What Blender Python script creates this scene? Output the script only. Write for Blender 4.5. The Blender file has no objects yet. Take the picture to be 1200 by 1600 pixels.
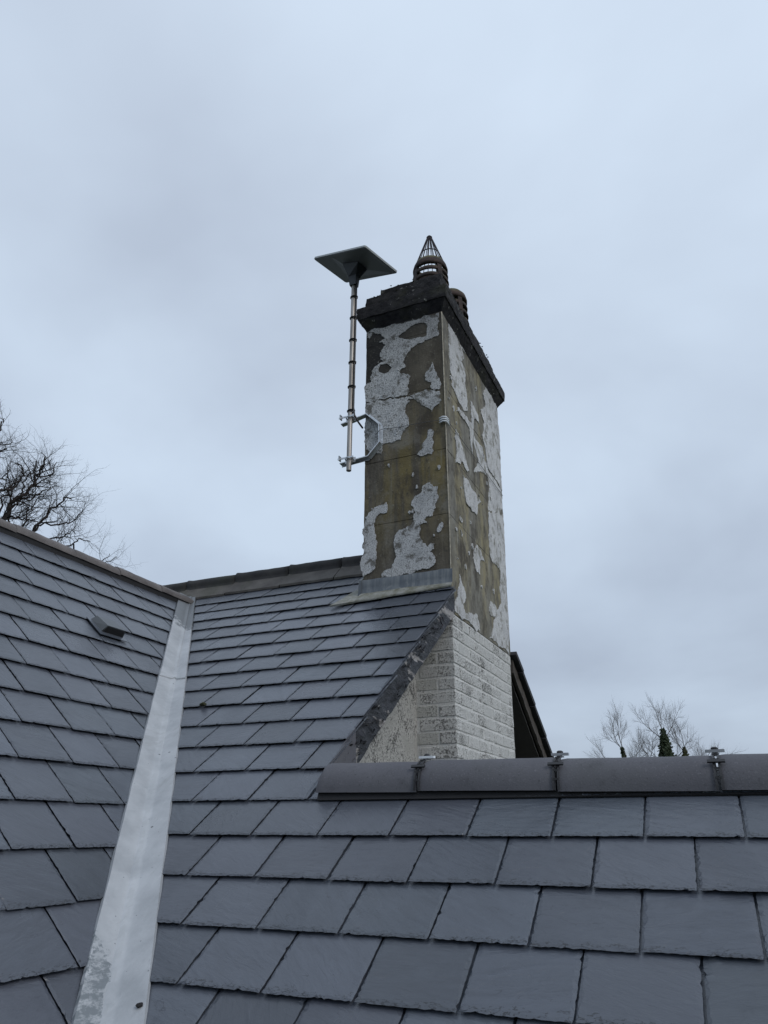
import bpy, bmesh, math, random
from mathutils import Vector, Matrix, noise
from mathutils.geometry import tessellate_polygon
R = math.radians
rnd = random.Random(7)
scene = bpy.context.scene
col = scene.collection

# ------------------------------------------------------------------ camera, sky, sun, exposure
# frame: X runs along the main ridge, Y away from the viewer, Z up, the eye at the origin
cam_d = bpy.data.cameras.new('camera')
cam = bpy.data.objects.new('camera', cam_d)
col.objects.link(cam)
cx, cy, cz = (0.91350, 0.40684, 0.00146), (0.15939, -0.36118, 0.91877), (0.37432, -0.83906, -0.39478)
cam.matrix_world = Matrix(((cx[0], cy[0], cz[0], 0), (cx[1], cy[1], cz[1], 0), (cx[2], cy[2], cz[2], 0), (0, 0, 0, 1)))
cam_d.sensor_width = 36
cam_d.lens = 25.934
cam_d.clip_start = 0.05
cam_d.clip_end = 3000
scene.camera = cam

SUN_EL, SUN_AZ = 38, 112          # azimuth in degrees clockwise from +Y
world = bpy.data.worlds.new('World')
scene.world = world
world.use_nodes = True
nt = world.node_tree
nt.nodes.clear()
def wn(t, **k):
    n = nt.nodes.new(t)
    for a, v in k.items(): setattr(n, a, v)
    return n
def wl(a, b): nt.links.new(a, b)
sky = wn('ShaderNodeTexSky', sky_type='NISHITA', sun_disc=False, sun_elevation=R(SUN_EL), sun_rotation=R(SUN_AZ))
sky.air_density = 1.0; sky.dust_density = 3.0
bg_sky = wn('ShaderNodeBackground'); bg_sky.inputs[1].default_value = 0.10
wl(sky.outputs[0], bg_sky.inputs[0])
tc = wn('ShaderNodeTexCoord')
sep = wn('ShaderNodeSeparateXYZ'); wl(tc.outputs['Generated'], sep.inputs[0])
# cloud layer: a flat deck overhead, so the noise is read at direction / (height + something)
add = wn('ShaderNodeMath', operation='ADD'); wl(sep.outputs[2], add.inputs[0]); add.inputs[1].default_value = 0.35
mx = wn('ShaderNodeMath', operation='MAXIMUM'); wl(add.outputs[0], mx.inputs[0]); mx.inputs[1].default_value = 0.12
dv = wn('ShaderNodeVectorMath', operation='DIVIDE')
comb = wn('ShaderNodeCombineXYZ')
for i in range(3): wl(mx.outputs[0], comb.inputs[i])
wl(tc.outputs['Generated'], dv.inputs[0]); wl(comb.outputs[0], dv.inputs[1])
n1 = wn('ShaderNodeTexNoise'); n1.inputs['Scale'].default_value = 1.5; n1.inputs['Detail'].default_value = 5; n1.inputs['Roughness'].default_value = 0.47; n1.inputs['Distortion'].default_value = 0.15
mp = wn('ShaderNodeMapping'); mp.inputs['Location'].default_value = (2.3, 1.1, 0.0)
wl(dv.outputs[0], mp.inputs[0]); wl(mp.outputs[0], n1.inputs['Vector'])
cr = wn('ShaderNodeValToRGB')
cr.color_ramp.elements[0].position = 0.34; cr.color_ramp.elements[0].color = (0.490, 0.570, 0.700, 1)
cr.color_ramp.elements[1].position = 0.68; cr.color_ramp.elements[1].color = (0.675, 0.795, 0.950, 1)
wl(n1.outputs['Fac'], cr.inputs[0])
gr = wn('ShaderNodeValToRGB')      # overcast: dimmer and greyer towards the horizon
gr.color_ramp.elements[0].position = 0.0; gr.color_ramp.elements[0].color = (0.76, 0.765, 0.775, 1)
gr.color_ramp.elements[1].position = 0.85; gr.color_ramp.elements[1].color = (1.08, 1.07, 1.05, 1)
wl(sep.outputs[2], gr.inputs[0])
mul = wn('ShaderNodeMix', data_type='RGBA', blend_type='MULTIPLY'); mul.inputs[0].default_value = 1.0
wl(cr.outputs[0], mul.inputs[6]); wl(gr.outputs[0], mul.inputs[7])
bg_cl = wn('ShaderNodeBackground'); bg_cl.inputs[1].default_value = 1.0
wl(mul.outputs[2], bg_cl.inputs[0])
ms = wn('ShaderNodeMixShader'); ms.inputs[0].default_value = 0.88
wl(bg_sky.outputs[0], ms.inputs[1]); wl(bg_cl.outputs[0], ms.inputs[2])
wo = wn('ShaderNodeOutputWorld'); wl(ms.outputs[0], wo.inputs[0])

sun_d = bpy.data.lights.new('sun', 'SUN'); sun_d.energy = 1.05; sun_d.angle = R(25); sun_d.color = (1, 0.97, 0.93)
sun = bpy.data.objects.new('sun', sun_d); col.objects.link(sun)
_d = Vector((math.sin(R(SUN_AZ)) * math.cos(R(SUN_EL)), math.cos(R(SUN_AZ)) * math.cos(R(SUN_EL)), math.sin(R(SUN_EL))))
sun.rotation_euler = _d.to_track_quat('Z', 'Y').to_euler()
scene.view_settings.view_transform = 'Standard'
scene.view_settings.look = 'None'
scene.view_settings.exposure = 0.10
scene.view_settings.gamma = 1.0
scene.view_settings.use_curve_mapping = False

# ------------------------------------------------------------------ object helpers
def obj(name, me, m=None, parent=None, loc=None, rot=None):
    o = bpy.data.objects.new(name, me)
    col.objects.link(o)
    if m is not None and not me.materials: me.materials.append(m)
    if parent is not None: o.parent = parent
    if loc is not None: o.location = loc
    if rot is not None: o.rotation_euler = rot
    return o
def thing(name, label, cat, loc=(0, 0, 0), group=None):
    o = bpy.data.objects.new(name, None); col.objects.link(o)
    o.location = loc; o['label'] = label; o['category'] = cat
    if group: o['group'] = group
    return o
def tag(o, label=None, cat=None, group=None, kind=None):
    for k, v in (('label', label), ('category', cat), ('group', group), ('kind', kind)):
        if v: o[k] = v
    return o
class MB:
    def __init__(s): s.v = []; s.f = []
    def add(s, vs, fs):
        k = len(s.v); s.v += [tuple(v) for v in vs]; s.f += [tuple(i + k for i in f) for f in fs]
    def box(s, x0, x1, y0, y1, z0, z1):
        s.add([(x0, y0, z0), (x1, y0, z0), (x1, y1, z0), (x0, y1, z0), (x0, y0, z1), (x1, y0, z1), (x1, y1, z1), (x0, y1, z1)],
              [(0, 3, 2, 1), (4, 5, 6, 7), (0, 1, 5, 4), (1, 2, 6, 5), (2, 3, 7, 6), (3, 0, 4, 7)])
    def tube(s, pts, rad, n=6, cap=True):
        pts = [Vector(p) for p in pts]
        if not isinstance(rad, (list, tuple)): rad = [rad] * len(pts)
        vs = []; fs = []
        t = (pts[1] - pts[0]).normalized()
        ref = Vector((0, 0, 1)) if abs(t.z) < .9 else Vector((1, 0, 0))
        nx = t.cross(ref).normalized()
        for i, p in enumerate(pts):
            if i == 0: t = (pts[1] - p).normalized()
            elif i == len(pts) - 1: t = (p - pts[i - 1]).normalized()
            else: t = (pts[i + 1] - pts[i - 1]).normalized()
            nx = (nx - t * nx.dot(t))
            if nx.length < 1e-6: nx = t.orthogonal()
            nx.normalize(); ny = t.cross(nx)
            for j in range(n):
                a = 2 * math.pi * j / n
                vs.append(p + (nx * math.cos(a) + ny * math.sin(a)) * rad[i])
        for i in range(len(pts) - 1):
            for j in range(n):
                k = (j + 1) % n
                fs.append((i * n + j, i * n + k, (i + 1) * n + k, (i + 1) * n + j))
        if cap:
            fs.append(tuple(range(n - 1, -1, -1))); fs.append(tuple((len(pts) - 1) * n + j for j in range(n)))
        s.add(vs, fs)
    def prism(s, prof, x0, x1, axis='X'):
        """closed outline of (a, b) pairs pushed along an axis"""
        n = len(prof)
        def P(x, q): return (x, q[0], q[1]) if axis == 'X' else (q[0], x, q[1])
        vs = [P(x0, q) for q in prof] + [P(x1, q) for q in prof]
        fs = [(i, (i + 1) % n, n + (i + 1) % n, n + i) for i in range(n)]
        tr = tessellate_polygon([[Vector((q[0], q[1], 0)) for q in prof]])
        fs += [tuple(t) for t in tr] + [tuple(n + i for i in reversed(t)) for t in tr]
        s.add(vs, fs)
    def lathe(s, prof, n=32, c=(0, 0, 0)):
        vs = []; fs = []; m = len(prof)
        for j in range(n):
            a = 2 * math.pi * j / n
            for r_, z_ in prof: vs.append((c[0] + r_ * math.cos(a), c[1] + r_ * math.sin(a), c[2] + z_))
        for j in range(n):
            k = (j + 1) % n
            for i in range(m - 1): fs.append((j * m + i, k * m + i, k * m + i + 1, j * m + i + 1))
        s.add(vs, fs)
    def mesh(s, name, smooth=False, fix=False):
        me = bpy.data.meshes.new(name); me.from_pydata(s.v, [], s.f); me.update()
        if fix:
            bm = bmesh.new(); bm.from_mesh(me); bmesh.ops.remove_doubles(bm, verts=bm.verts, dist=1e-5)
            bmesh.ops.recalc_face_normals(bm, faces=bm.faces); bm.to_mesh(me); bm.free()
        if smooth: me.polygons.foreach_set('use_smooth', [True] * len(me.polygons))
        return me
    def build(s, name, m, parent=None, smooth=False, fix=True): return obj(name, s.mesh(name, smooth, fix), m, parent)
def nz(p, sc, seed=0.0): return noise.noise(Vector((p[0] * sc + seed, p[1] * sc - seed * .7, p[2] * sc + seed * 1.3)))
def fnz(p, sc, seed=0.0, o=4):
    v = 0; a = 1
    for i in range(o): v += a * nz(p, sc * 2 ** i, seed + 3.1 * i); a *= .55
    return v

# ------------------------------------------------------------------ materials
class Mat:
    def __init__(s, name, rough=.6, spec=.5, metal=0):
        s.m = bpy.data.materials.new(name); s.m.use_nodes = True
        s.t = s.m.node_tree; s.b = s.t.nodes['Principled BSDF']
        s.b.inputs['Roughness'].default_value = rough; s.b.inputs['Specular IOR Level'].default_value = spec
        s.b.inputs['Metallic'].default_value = metal
        s.co = s.n('ShaderNodeTexCoord').outputs['Object']
    def n(s, t, **k):
        q = s.t.nodes.new(t)
        for a, v in k.items(): setattr(q, a, v)
        return q
    def l(s, a, b): s.t.links.new(a, b)
    def noise(s, scale, detail=4, rough=.55, co=None, sc=None, dist=0, w=None):
        c = co or s.co
        if sc:
            mp = s.n('ShaderNodeMapping'); mp.inputs['Scale'].default_value = sc; s.l(c, mp.inputs[0]); c = mp.outputs[0]
        q = s.n('ShaderNodeTexNoise'); q.inputs['Scale'].default_value = scale; q.inputs['Detail'].default_value = detail
        q.inputs['Roughness'].default_value = rough; q.inputs['Distortion'].default_value = dist
        s.l(c, q.inputs['Vector'])
        if w is not None: q.noise_dimensions = '4D'; s.l(w, q.inputs['W'])
        return q.outputs['Fac']
    def vor(s, scale, co=None, feature='F1'):
        q = s.n('ShaderNodeTexVoronoi', feature=feature); q.inputs['Scale'].default_value = scale; s.l(co or s.co, q.inputs['Vector']); return q.outputs['Distance']
    def ramp(s, f, stops):
        q = s.n('ShaderNodeValToRGB'); e = q.color_ramp.elements
        while len(e) < len(stops): e.new(.5)
        for i, (p, c) in enumerate(stops):
            e[i].position = p; e[i].color = (c, c, c, 1) if isinstance(c, (int, float)) else (*c, 1)
        s.l(f, q.inputs[0]); return q.outputs[0]
    def mix(s, f, a, b, blend='MIX'):
        q = s.n('ShaderNodeMix', data_type='RGBA', blend_type=blend)
        for i, v in ((0, f), (6, a), (7, b)):
            if isinstance(v, (int, float)): q.inputs[i].default_value = v if i == 0 else (v, v, v, 1)
            elif isinstance(v, tuple): q.inputs[i].default_value = (*v, 1)
            else: s.l(v, q.inputs[i])
        return q.outputs[2]
    def math(s, op, a, b=0.0, clamp=False):
        q = s.n('ShaderNodeMath', operation=op, use_clamp=clamp)
        for i, v in ((0, a), (1, b)):
            if isinstance(v, (int, float)): q.inputs[i].default_value = v
            else: s.l(v, q.inputs[i])
        return q.outputs[0]
    def color(s, c):
        if isinstance(c, tuple): s.b.inputs['Base Color'].default_value = (*c, 1)
        else: s.l(c, s.b.inputs['Base Color'])
    def rough(s, c): s.l(c, s.b.inputs['Roughness'])
    def bump(s, *hs):
        prev = None
        for h, st, di in hs:
            q = s.n('ShaderNodeBump'); q.inputs['Strength'].default_value = st; q.inputs['Distance'].default_value = di
            s.l(h, q.inputs['Height'])
            if prev is not None: s.l(prev, q.inputs['Normal'])
            prev = q.outputs[0]
        s.l(prev, s.b.inputs['Normal'])
    def rand(s): return s.n('ShaderNodeObjectInfo').outputs['Random']
    def world(s): return s.n('ShaderNodeNewGeometry').outputs['Position']
    def axis(s, co, i):
        q = s.n('ShaderNodeSeparateXYZ'); s.l(co, q.inputs[0]); return q.outputs[i]

def slate_mat(name, base, tint, rough):
    M = Mat(name, .42, .68)
    r = M.rand(); w = M.math('MULTIPLY', r, 173.0)
    rot = M.n('ShaderNodeVectorRotate', rotation_type='Z_AXIS'); M.l(M.co, rot.inputs['Vector'])
    ang = M.math('ADD', M.math('MULTIPLY', M.math('FRACT', M.math('MULTIPLY', r, 7.31)), 1.5), -.35); M.l(ang, rot.inputs['Angle'])
    rc = rot.outputs[0]
    grain = M.noise(13, 7, .62, rc, (1, 4.2, 1), .6, w)
    broad = M.noise(3.2, 3, .5, rc, (1, 1.9, 1), .9, w)
    lay = M.noise(5.0, 4, .5, rc, (1, 1.6, 1), .4, w)
    steps = M.math('MULTIPLY', M.math('FLOOR', M.math('MULTIPLY', lay, 9.0)), .111)   # riven layers: flat terraces with small steps
    fine = M.noise(160, 3, .6, rc, (1, 2, 1))
    c = M.mix(M.ramp(broad, [(.40, 0), (.62, 1)]), tuple(v * .84 for v in base), tuple(v * 1.08 for v in base))
    c = M.mix(M.ramp(grain, [(.30, 0), (.75, 1)]), c, tuple(v * 1.22 for v in base))
    c = M.mix(M.math('MULTIPLY', M.ramp(grain, [(.66, 0), (.74, 1)]), .32), c, tuple(v * 1.9 for v in base))
    hv = M.n('ShaderNodeHueSaturation'); M.l(c, hv.inputs['Color'])
    M.l(M.math('ADD', M.math('MULTIPLY', M.math('FRACT', M.math('MULTIPLY', r, 3.77)), .50), .75), hv.inputs['Value'])
    M.l(M.math('ADD', M.math('MULTIPLY', M.math('FRACT', M.math('MULTIPLY', r, 11.3)), .012), .496), hv.inputs['Hue'])
    c = M.mix(M.math('MULTIPLY', M.math('FRACT', M.math('MULTIPLY', r, 5.9)), .5), hv.outputs[0], tint)
    dust = M.noise(2.0, 5, .6, M.world())                                  # weather streaks that run over several slates
    c = M.mix(M.math('MULTIPLY', M.ramp(dust, [(.45, 0), (.75, 1)]), .22), c, tuple(v * 1.7 for v in base))
    spot = M.ramp(M.vor(38, M.world()), [(.03, 1), (.06, 0)])
    sp2 = M.ramp(M.noise(9, 2, .5, M.world()), [(.60, 0), (.66, 1)])
    c = M.mix(M.math('MULTIPLY', M.math('MULTIPLY', spot, sp2), .35), c, (.30, .31, .30))
    # delamination hairlines just above the dressed tail (y = 0 is the tail)
    yy = M.axis(M.co, 1)
    wv = M.noise(16, 4, .65, M.co, (1, 2.6, 1), .3, w)
    line = M.math('LESS_THAN', M.math('ABSOLUTE', M.math('SUBTRACT', M.math('FRACT', M.math('MULTIPLY', wv, 8.0)), .5)), .095)
    near = M.math('LESS_THAN', M.math('ADD', yy, M.math('MULTIPLY', M.math('SUBTRACT', M.noise(22, 3, .6, M.co, (1, .2, 1), 0, w), .5), .07)), .018)
    crack = M.math('MULTIPLY', line, near)
    g2 = M.noise(7, 3, .5, rc, (1, 3, 1), .5, w)
    scr = M.math('MULTIPLY', M.math('LESS_THAN', M.math('ABSOLUTE', M.math('SUBTRACT', g2, .5)), .0035), M.ramp(M.noise(6, 2, .5, rc, None, 0, w), [(.55, 0), (.60, 1)]))
    c = M.mix(M.math('MULTIPLY', crack, .85), c, (.012, .013, .016))
    c = M.mix(M.math('MULTIPLY', scr, .55), c, (.020, .022, .028))
    damp = M.ramp(M.noise(2.6, 4, .55, M.co, (1, .55, 1), .6, w), [(.54, 0), (.60, .42)])
    c = M.mix(damp, c, M.mix(1.0, c, (.66, .68, .72), 'MULTIPLY'))
    M.color(c)
    M.rough(M.math('ADD', M.math('MULTIPLY', M.noise(5, 3, .5, rc, None, 0, w), .20), rough))
    M.bump((steps, .75, .0030), (grain, .55, .0045), (broad, .6, .009), (fine, .30, .0012))
    return M.m
M_slate = slate_mat('slate', (.059, .069, .086), (.066, .070, .088), .20)
M_old = M_slate

def flat(name, c, rough=.6, metal=0, spec=.5, var=.12, sc=30, bump=.2, bd=.002):
    M = Mat(name, rough, spec, metal)
    n = M.noise(sc, 5, .6)
    M.color(M.mix(M.ramp(n, [(.3, 0), (.7, 1)]), tuple(v * (1 - var) for v in c), tuple(v * (1 + var) for v in c)))
    M.bump((n, bump, bd)); return M.m
M_deck = flat('roof_underlay', (.012, .012, .014), .9)
M_gap = flat('black_roll_and_gap_shade', (.012, .012, .014), .75)  # the ridge roll's own black; also used where gap shade is put in as colour
M_black = flat('black_plastic', (.018, .018, .020), .45)
M_soffit = flat('black_stained_boards', (.022, .020, .020), .8, sc=12)
M_galv = flat('galvanised_steel', (.52, .54, .56), .38, .85, var=.22, sc=60, bump=.1)
M_wire = flat('rusty_black_wire', (.022, .014, .018), .6, .3)
M_lash = flat('lashing_cable', (.10, .10, .10), .5, .6)
M_whitecap = flat('white_plastic', (.62, .66, .70), .4)
M_screw = flat('zinc_screw', (.30, .31, .33), .35, .7)
M_vent = flat('slate_grey_vent_plastic', (.062, .070, .078), .38, var=.05)
M_ant_edge = flat('pale_grey_plastic', (.36, .38, .39), .4, var=.04)
M_ant = flat('grey_antenna_underside', (.135, .137, .158), .5, var=.04, sc=8)
M_mount = flat('dark_mount_plastic', (.022, .028, .038), .45)

def concrete_mat(name, c1, c2, c3, sc=6, rough=.75, bd=.002):
    M = Mat(name, rough, .4)
    big = M.noise(sc, 6, .6); sp = M.noise(180, 2, .5); st = M.noise(3, 5, .6, M.world())
    c = M.mix(M.ramp(big, [(.35, 0), (.68, 1)]), c1, c2)
    c = M.mix(M.ramp(st, [(.52, 0), (.70, .8)]), c, c3)
    hv = M.n('ShaderNodeHueSaturation'); M.l(c, hv.inputs['Color']); M.l(M.math('ADD', M.math('MULTIPLY', M.rand(), .22), .89), hv.inputs['Value']); c = hv.outputs[0]
    c = M.mix(M.ramp(M.noise(24, 5, .7), [(.56, 0), (.70, .5)]), c, tuple(v * .6 for v in c1))
    c = M.mix(M.ramp(sp, [(.62, 0), (.70, .28)]), c, tuple(v * 1.9 for v in c2))
    c = M.mix(M.ramp(M.noise(150, 2, .5), [(.28, .6), (.36, 0)]), c, tuple(v * .4 for v in c1))
    M.color(c); M.bump((big, .4, .004), (sp, .40, bd)); return M.m
M_tile = concrete_mat('mauve_concrete_ridge', (.080, .081, .094), (.104, .105, .119), (.066, .069, .076))
M_oldridge = concrete_mat('weathered_ridge', (.070, .063, .058), (.135, .124, .112), (.052, .052, .036), 7)
M_bridge = concrete_mat('brown_grey_ridge', (.110, .100, .100), (.165, .152, .150), (.060, .056, .054), 9)
M_roll = concrete_mat('sooty_ridge_roll', (.022, .021, .022), (.048, .044, .043), (.028, .031, .020), 12)
M_far = concrete_mat('dark_far_tiles', (.020, .020, .024), (.034, .033, .038), (.022, .026, .018), 10)
M_cap = None
def cap_mat():
    M = Mat('sooty_lichened_stone', .9, .25)
    a = M.noise(9, 8, .68); s = M.noise(46, 4, .7); lich = M.noise(17, 5, .62)
    c = M.mix(M.ramp(a, [(.34, 0), (.68, 1)]), (.006, .006, .009), (.034, .033, .035))
    c = M.mix(M.ramp(M.noise(5, 5, .6), [(.54, 0), (.70, .6)]), c, (.030, .032, .017))
    c = M.mix(M.ramp(lich, [(.63, 0), (.68, .75)]), c, (.20, .20, .19))
    c = M.mix(M.ramp(M.vor(15), [(.055, .9), (.085, 0)]), c, (.30, .30, .27))
    M.color(c); M.bump((a, .9, .02), (s, .8, .008)); return M.m
M_cap = cap_mat()

def valley_mat():
    M = Mat('weathered_grey_valley_sheet', .42, .5)
    w = M.world(); g = M.noise(7, 6, .6, w, (1.0, 1.0, 1.0)); st = M.noise(34, 5, .65, w, (1.4, .35, .35))
    c = M.mix(M.ramp(g, [(.35, 0), (.65, 1)]), (.30, .318, .340), (.41, .430, .455))
    c = M.mix(M.ramp(st, [(.52, 0), (.70, .25)]), c, (.46, .48, .505))
    c = M.mix(M.ramp(M.noise(46, 5, .7, w, (1.6, .22, .22)), [(.56, 0), (.70, .25)]), c, (.26, .275, .29))
    x, y, z = (M.axis(w, i) for i in range(3))
    side = M.math('SUBTRACT', M.math('ADD', M.math('MULTIPLY', y, -.7732), -.1955), x)      # how far to the left of the fold
    # grey scuffed stains with their own outline: one low down on the left flank, small ones by the top
    low = M.math('LESS_THAN', M.math('ADD', y, M.math('MULTIPLY', g, .9)), 2.22)
    left = M.math('GREATER_THAN', M.math('ADD', side, M.math('MULTIPLY', M.noise(14, 5, .7, w), .09)), .058)
    dk = M.math('MULTIPLY', M.math('MULTIPLY', low, left), M.ramp(M.noise(60, 5, .75, w, (1, .35, .35)), [(.40, 0), (.55, 1)]))
    c = M.mix(M.math('MULTIPLY', dk, .8), c, (.105, .125, .140))
    c = M.mix(M.ramp(M.noise(11, 6, .7, w, (1, .5, .5)), [(.60, 0), (.72, .5)]), c, (.20, .225, .245))
    c = M.mix(M.ramp(M.vor(30, w), [(.05, .8), (.08, 0)]), c, (.10, .11, .12))
    c = M.mix(M.ramp(M.vor(9, w), [(.035, 1), (.05, 0)]), c, (.06, .065, .07))
    fold = M.math('LESS_THAN', M.math('ABSOLUTE', M.math('ADD', side, M.math('MULTIPLY', M.math('SUBTRACT', g, .5), .05))), .010)
    c = M.mix(M.math('MULTIPLY', fold, M.ramp(st, [(.45, .0), (.62, .3)])), c, (.26, .275, .28))
    c = M.mix(M.ramp(M.noise(16, 6, .75, w, (1, .22, .22)), [(.56, 0), (.66, .5)]), c, (.25, .262, .268))
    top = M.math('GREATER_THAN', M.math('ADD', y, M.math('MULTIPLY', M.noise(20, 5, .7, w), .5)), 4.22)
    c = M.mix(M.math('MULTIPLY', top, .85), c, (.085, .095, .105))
    M.color(c); M.bump((g, .5, .006), (st, .35, .002)); return M.m
M_valley = valley_mat()
def lead_mat():
    M = Mat('streaked_lead', .5, .5)
    w = M.world(); st = M.noise(26, 6, .7, w, (1, 1, .06)); g = M.noise(22, 5, .6, w)
    c = M.mix(M.ramp(st, [(.42, 0), (.62, 1)]), (.062, .074, .090), (.125, .140, .150))
    c = M.mix(M.ramp(g, [(.58, 0), (.72, .4)]), c, (.24, .25, .245))
    M.color(c); M.bump((g, .4, .004)); return M.m
M_lead = lead_mat()
def lead2_mat():
    M = Mat('lichened_lead_apron', .75, .3)
    g = M.noise(18, 6, .65, M.world()); h = M.noise(60, 4, .65, M.world())
    c = M.mix(M.ramp(g, [(.36, 0), (.64, 1)]), (.135, .135, .105), (.265, .270, .255))
    c = M.mix(M.ramp(h, [(.55, 0), (.7, .6)]), c, (.075, .075, .045))
    M.color(c); M.bump((g, .5, .005), (h, .5, .003)); return M.m
M_lead2 = lead2_mat()

def render_mat():
    M = Mat('stained_bare_render', .85, .3)
    w = M.world(); z = M.axis(w, 2); x = M.axis(w, 0); y = M.axis(w, 1)
    a = M.noise(5, 7, .62, w); streak = M.noise(9, 5, .6, w, (1, .5, .10)); f = M.noise(70, 4, .65, w)
    c = M.mix(M.ramp(a, [(.36, 0), (.66, 1)]), (.052, .046, .038), (.112, .100, .082))
    oc = M.mix(M.ramp(a, [(.30, 0), (.7, 1)]), (.128, .100, .034), (.190, .155, .072))
    mid = M.math('SUBTRACT', 1.0, M.math('MULTIPLY', M.math('ABSOLUTE', M.math('SUBTRACT', z, 2.25)), 1.5), True)
    c = M.mix(M.math('MULTIPLY', M.ramp(streak, [(.42, 0), (.56, 1)]), M.math('ADD', M.math('MULTIPLY', mid, .75), .08)), c, oc)                                     # olive run-off streaks
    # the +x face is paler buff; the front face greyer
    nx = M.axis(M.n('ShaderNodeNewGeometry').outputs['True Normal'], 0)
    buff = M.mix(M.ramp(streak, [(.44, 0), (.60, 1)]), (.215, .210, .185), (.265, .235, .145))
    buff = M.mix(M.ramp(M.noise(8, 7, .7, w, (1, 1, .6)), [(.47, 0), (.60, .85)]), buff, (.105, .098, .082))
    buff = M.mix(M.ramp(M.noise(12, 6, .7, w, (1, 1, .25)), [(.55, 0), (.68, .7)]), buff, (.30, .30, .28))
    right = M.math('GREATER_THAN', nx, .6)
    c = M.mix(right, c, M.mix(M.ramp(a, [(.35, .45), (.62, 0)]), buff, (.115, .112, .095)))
    c = M.mix(M.ramp(M.noise(3.4, 6, .65, w), [(.55, 0), (.66, .6)]), c, (.175, .168, .150))
    c = M.mix(M.ramp(M.noise(6.5, 6, .7, w, (1, 1, .5)), [(.50, 0), (.62, .8)]), c, (.048, .040, .031))
    drip = M.noise(17, 5, .65, w, (1, 1, .07))
    c = M.mix(M.ramp(drip, [(.56, 0), (.68, .65)]), c, (.050, .048, .038))
    c = M.mix(M.ramp(drip, [(.32, .35), (.42, 0)]), c, (.22, .215, .17))
    # soot spreading down from the cap, heaviest at the left arris
    soot = M.math('ADD', M.math('MULTIPLY', M.math('SUBTRACT', z, 2.85), 1.7), M.math('MULTIPLY', M.math('SUBTRACT', a, .5), 2.2))
    soot = M.math('ADD', soot, M.math('MULTIPLY', M.math('SUBTRACT', -1.76, x), 2.6), True)
    c = M.mix(M.math('MULTIPLY', M.math('MINIMUM', soot, 1.0), .90), c, (.012, .012, .013))
    c = M.mix(M.ramp(f, [(.60, 0), (.72, .5)]), c, (.26, .26, .22))
    c = M.mix(M.ramp(M.noise(28, 5, .7, w), [(.56, 0), (.70, .7)]), c, (.040, .038, .032))
    M.color(c); M.bump((a, .5, .01), (f, .7, .004)); return M.m
M_render = render_mat()
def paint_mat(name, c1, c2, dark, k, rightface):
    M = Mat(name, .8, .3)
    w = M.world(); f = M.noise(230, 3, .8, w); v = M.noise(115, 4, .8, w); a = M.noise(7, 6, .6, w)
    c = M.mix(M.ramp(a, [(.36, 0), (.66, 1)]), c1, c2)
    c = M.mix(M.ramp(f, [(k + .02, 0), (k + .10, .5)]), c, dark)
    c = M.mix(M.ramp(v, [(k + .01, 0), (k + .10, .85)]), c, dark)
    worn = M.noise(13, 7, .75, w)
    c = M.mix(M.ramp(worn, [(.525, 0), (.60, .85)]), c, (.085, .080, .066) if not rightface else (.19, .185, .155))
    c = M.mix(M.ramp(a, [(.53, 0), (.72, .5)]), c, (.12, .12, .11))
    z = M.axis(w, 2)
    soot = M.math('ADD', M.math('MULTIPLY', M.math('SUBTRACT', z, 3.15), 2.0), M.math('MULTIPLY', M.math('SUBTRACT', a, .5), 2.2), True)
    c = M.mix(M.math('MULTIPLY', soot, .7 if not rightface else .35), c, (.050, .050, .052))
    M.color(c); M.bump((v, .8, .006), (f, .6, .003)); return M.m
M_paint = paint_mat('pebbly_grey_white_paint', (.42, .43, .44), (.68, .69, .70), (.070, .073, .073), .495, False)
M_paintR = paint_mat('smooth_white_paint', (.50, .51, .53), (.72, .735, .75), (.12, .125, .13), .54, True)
def brick_mat(name, c1, c2, k, dk=.11):
    M = Mat(name, .8, .3)
    w = M.world(); v = M.noise(88, 5, .82, w); a = M.noise(6, 6, .6, w); f = M.noise(190, 3, .8, w); r = M.rand()
    c = M.mix(M.ramp(a, [(.36, 0), (.66, 1)]), c1, c2)
    kk = M.math('ADD', v, M.math('MULTIPLY', M.math('SUBTRACT', r, .5), .05))
    kk = M.math('ADD', kk, M.math('MULTIPLY', M.math('SUBTRACT', a, .5), .55))
    c = M.mix(M.ramp(f, [(.52, 0), (.62, .35)]), c, (.16, .16, .15))
    c = M.mix(M.ramp(kk, [(k, 0), (k + .10, .9)]), c, (dk, dk, dk * .95))
    M.color(c); M.bump((v, 1.0, .008), (f, .7, .004)); return M.m
M_brick = brick_mat('flaking_white_painted_brick', (.56, .57, .565), (.78, .79, .785), .500, .075)
M_brickF = brick_mat('dingy_white_painted_brick', (.46, .47, .45), (.67, .68, .66), .52, .085)
M_mortar = brick_mat('white_painted_mortar', (.66, .67, .665), (.82, .83, .825), .57, .13)
M_gable = brick_mat('flaking_white_roughcast', (.42, .42, .40), (.62, .62, .60), .515, .030)
def barge_mat():
    M = Mat('peeling_black_bargeboard', .55, .5)
    a = M.noise(6.5, 6, .62, None, (1, .55, 1), .8); b = M.noise(38, 6, .72, None, (1, .35, 1), .5); g = M.noise(30, 4, .6, None, (1, .08, 1))
    wood = M.mix(M.ramp(g, [(.35, 0), (.65, 1)]), (.16, .15, .145), (.36, .345, .34))
    m = M.math('ADD', a, M.math('MULTIPLY', M.math('SUBTRACT', b, .5), .35))
    c = M.mix(M.ramp(m, [(.565, 0), (.585, 1)]), M.mix(M.ramp(b, [(.4, 0), (.7, 1)]), (.007, .008, .012), (.032, .034, .046)), wood)
    c = M.mix(M.ramp(b, [(.64, 0), (.68, .6)]), c, (.17, .175, .19))
    M.color(c); M.bump((m, 1.0, .014), (b, .9, .010)); return M.m
M_barge = barge_mat()
M_wood = flat('weathered_wood', (.060, .052, .046), .8, var=.4, sc=18)
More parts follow.
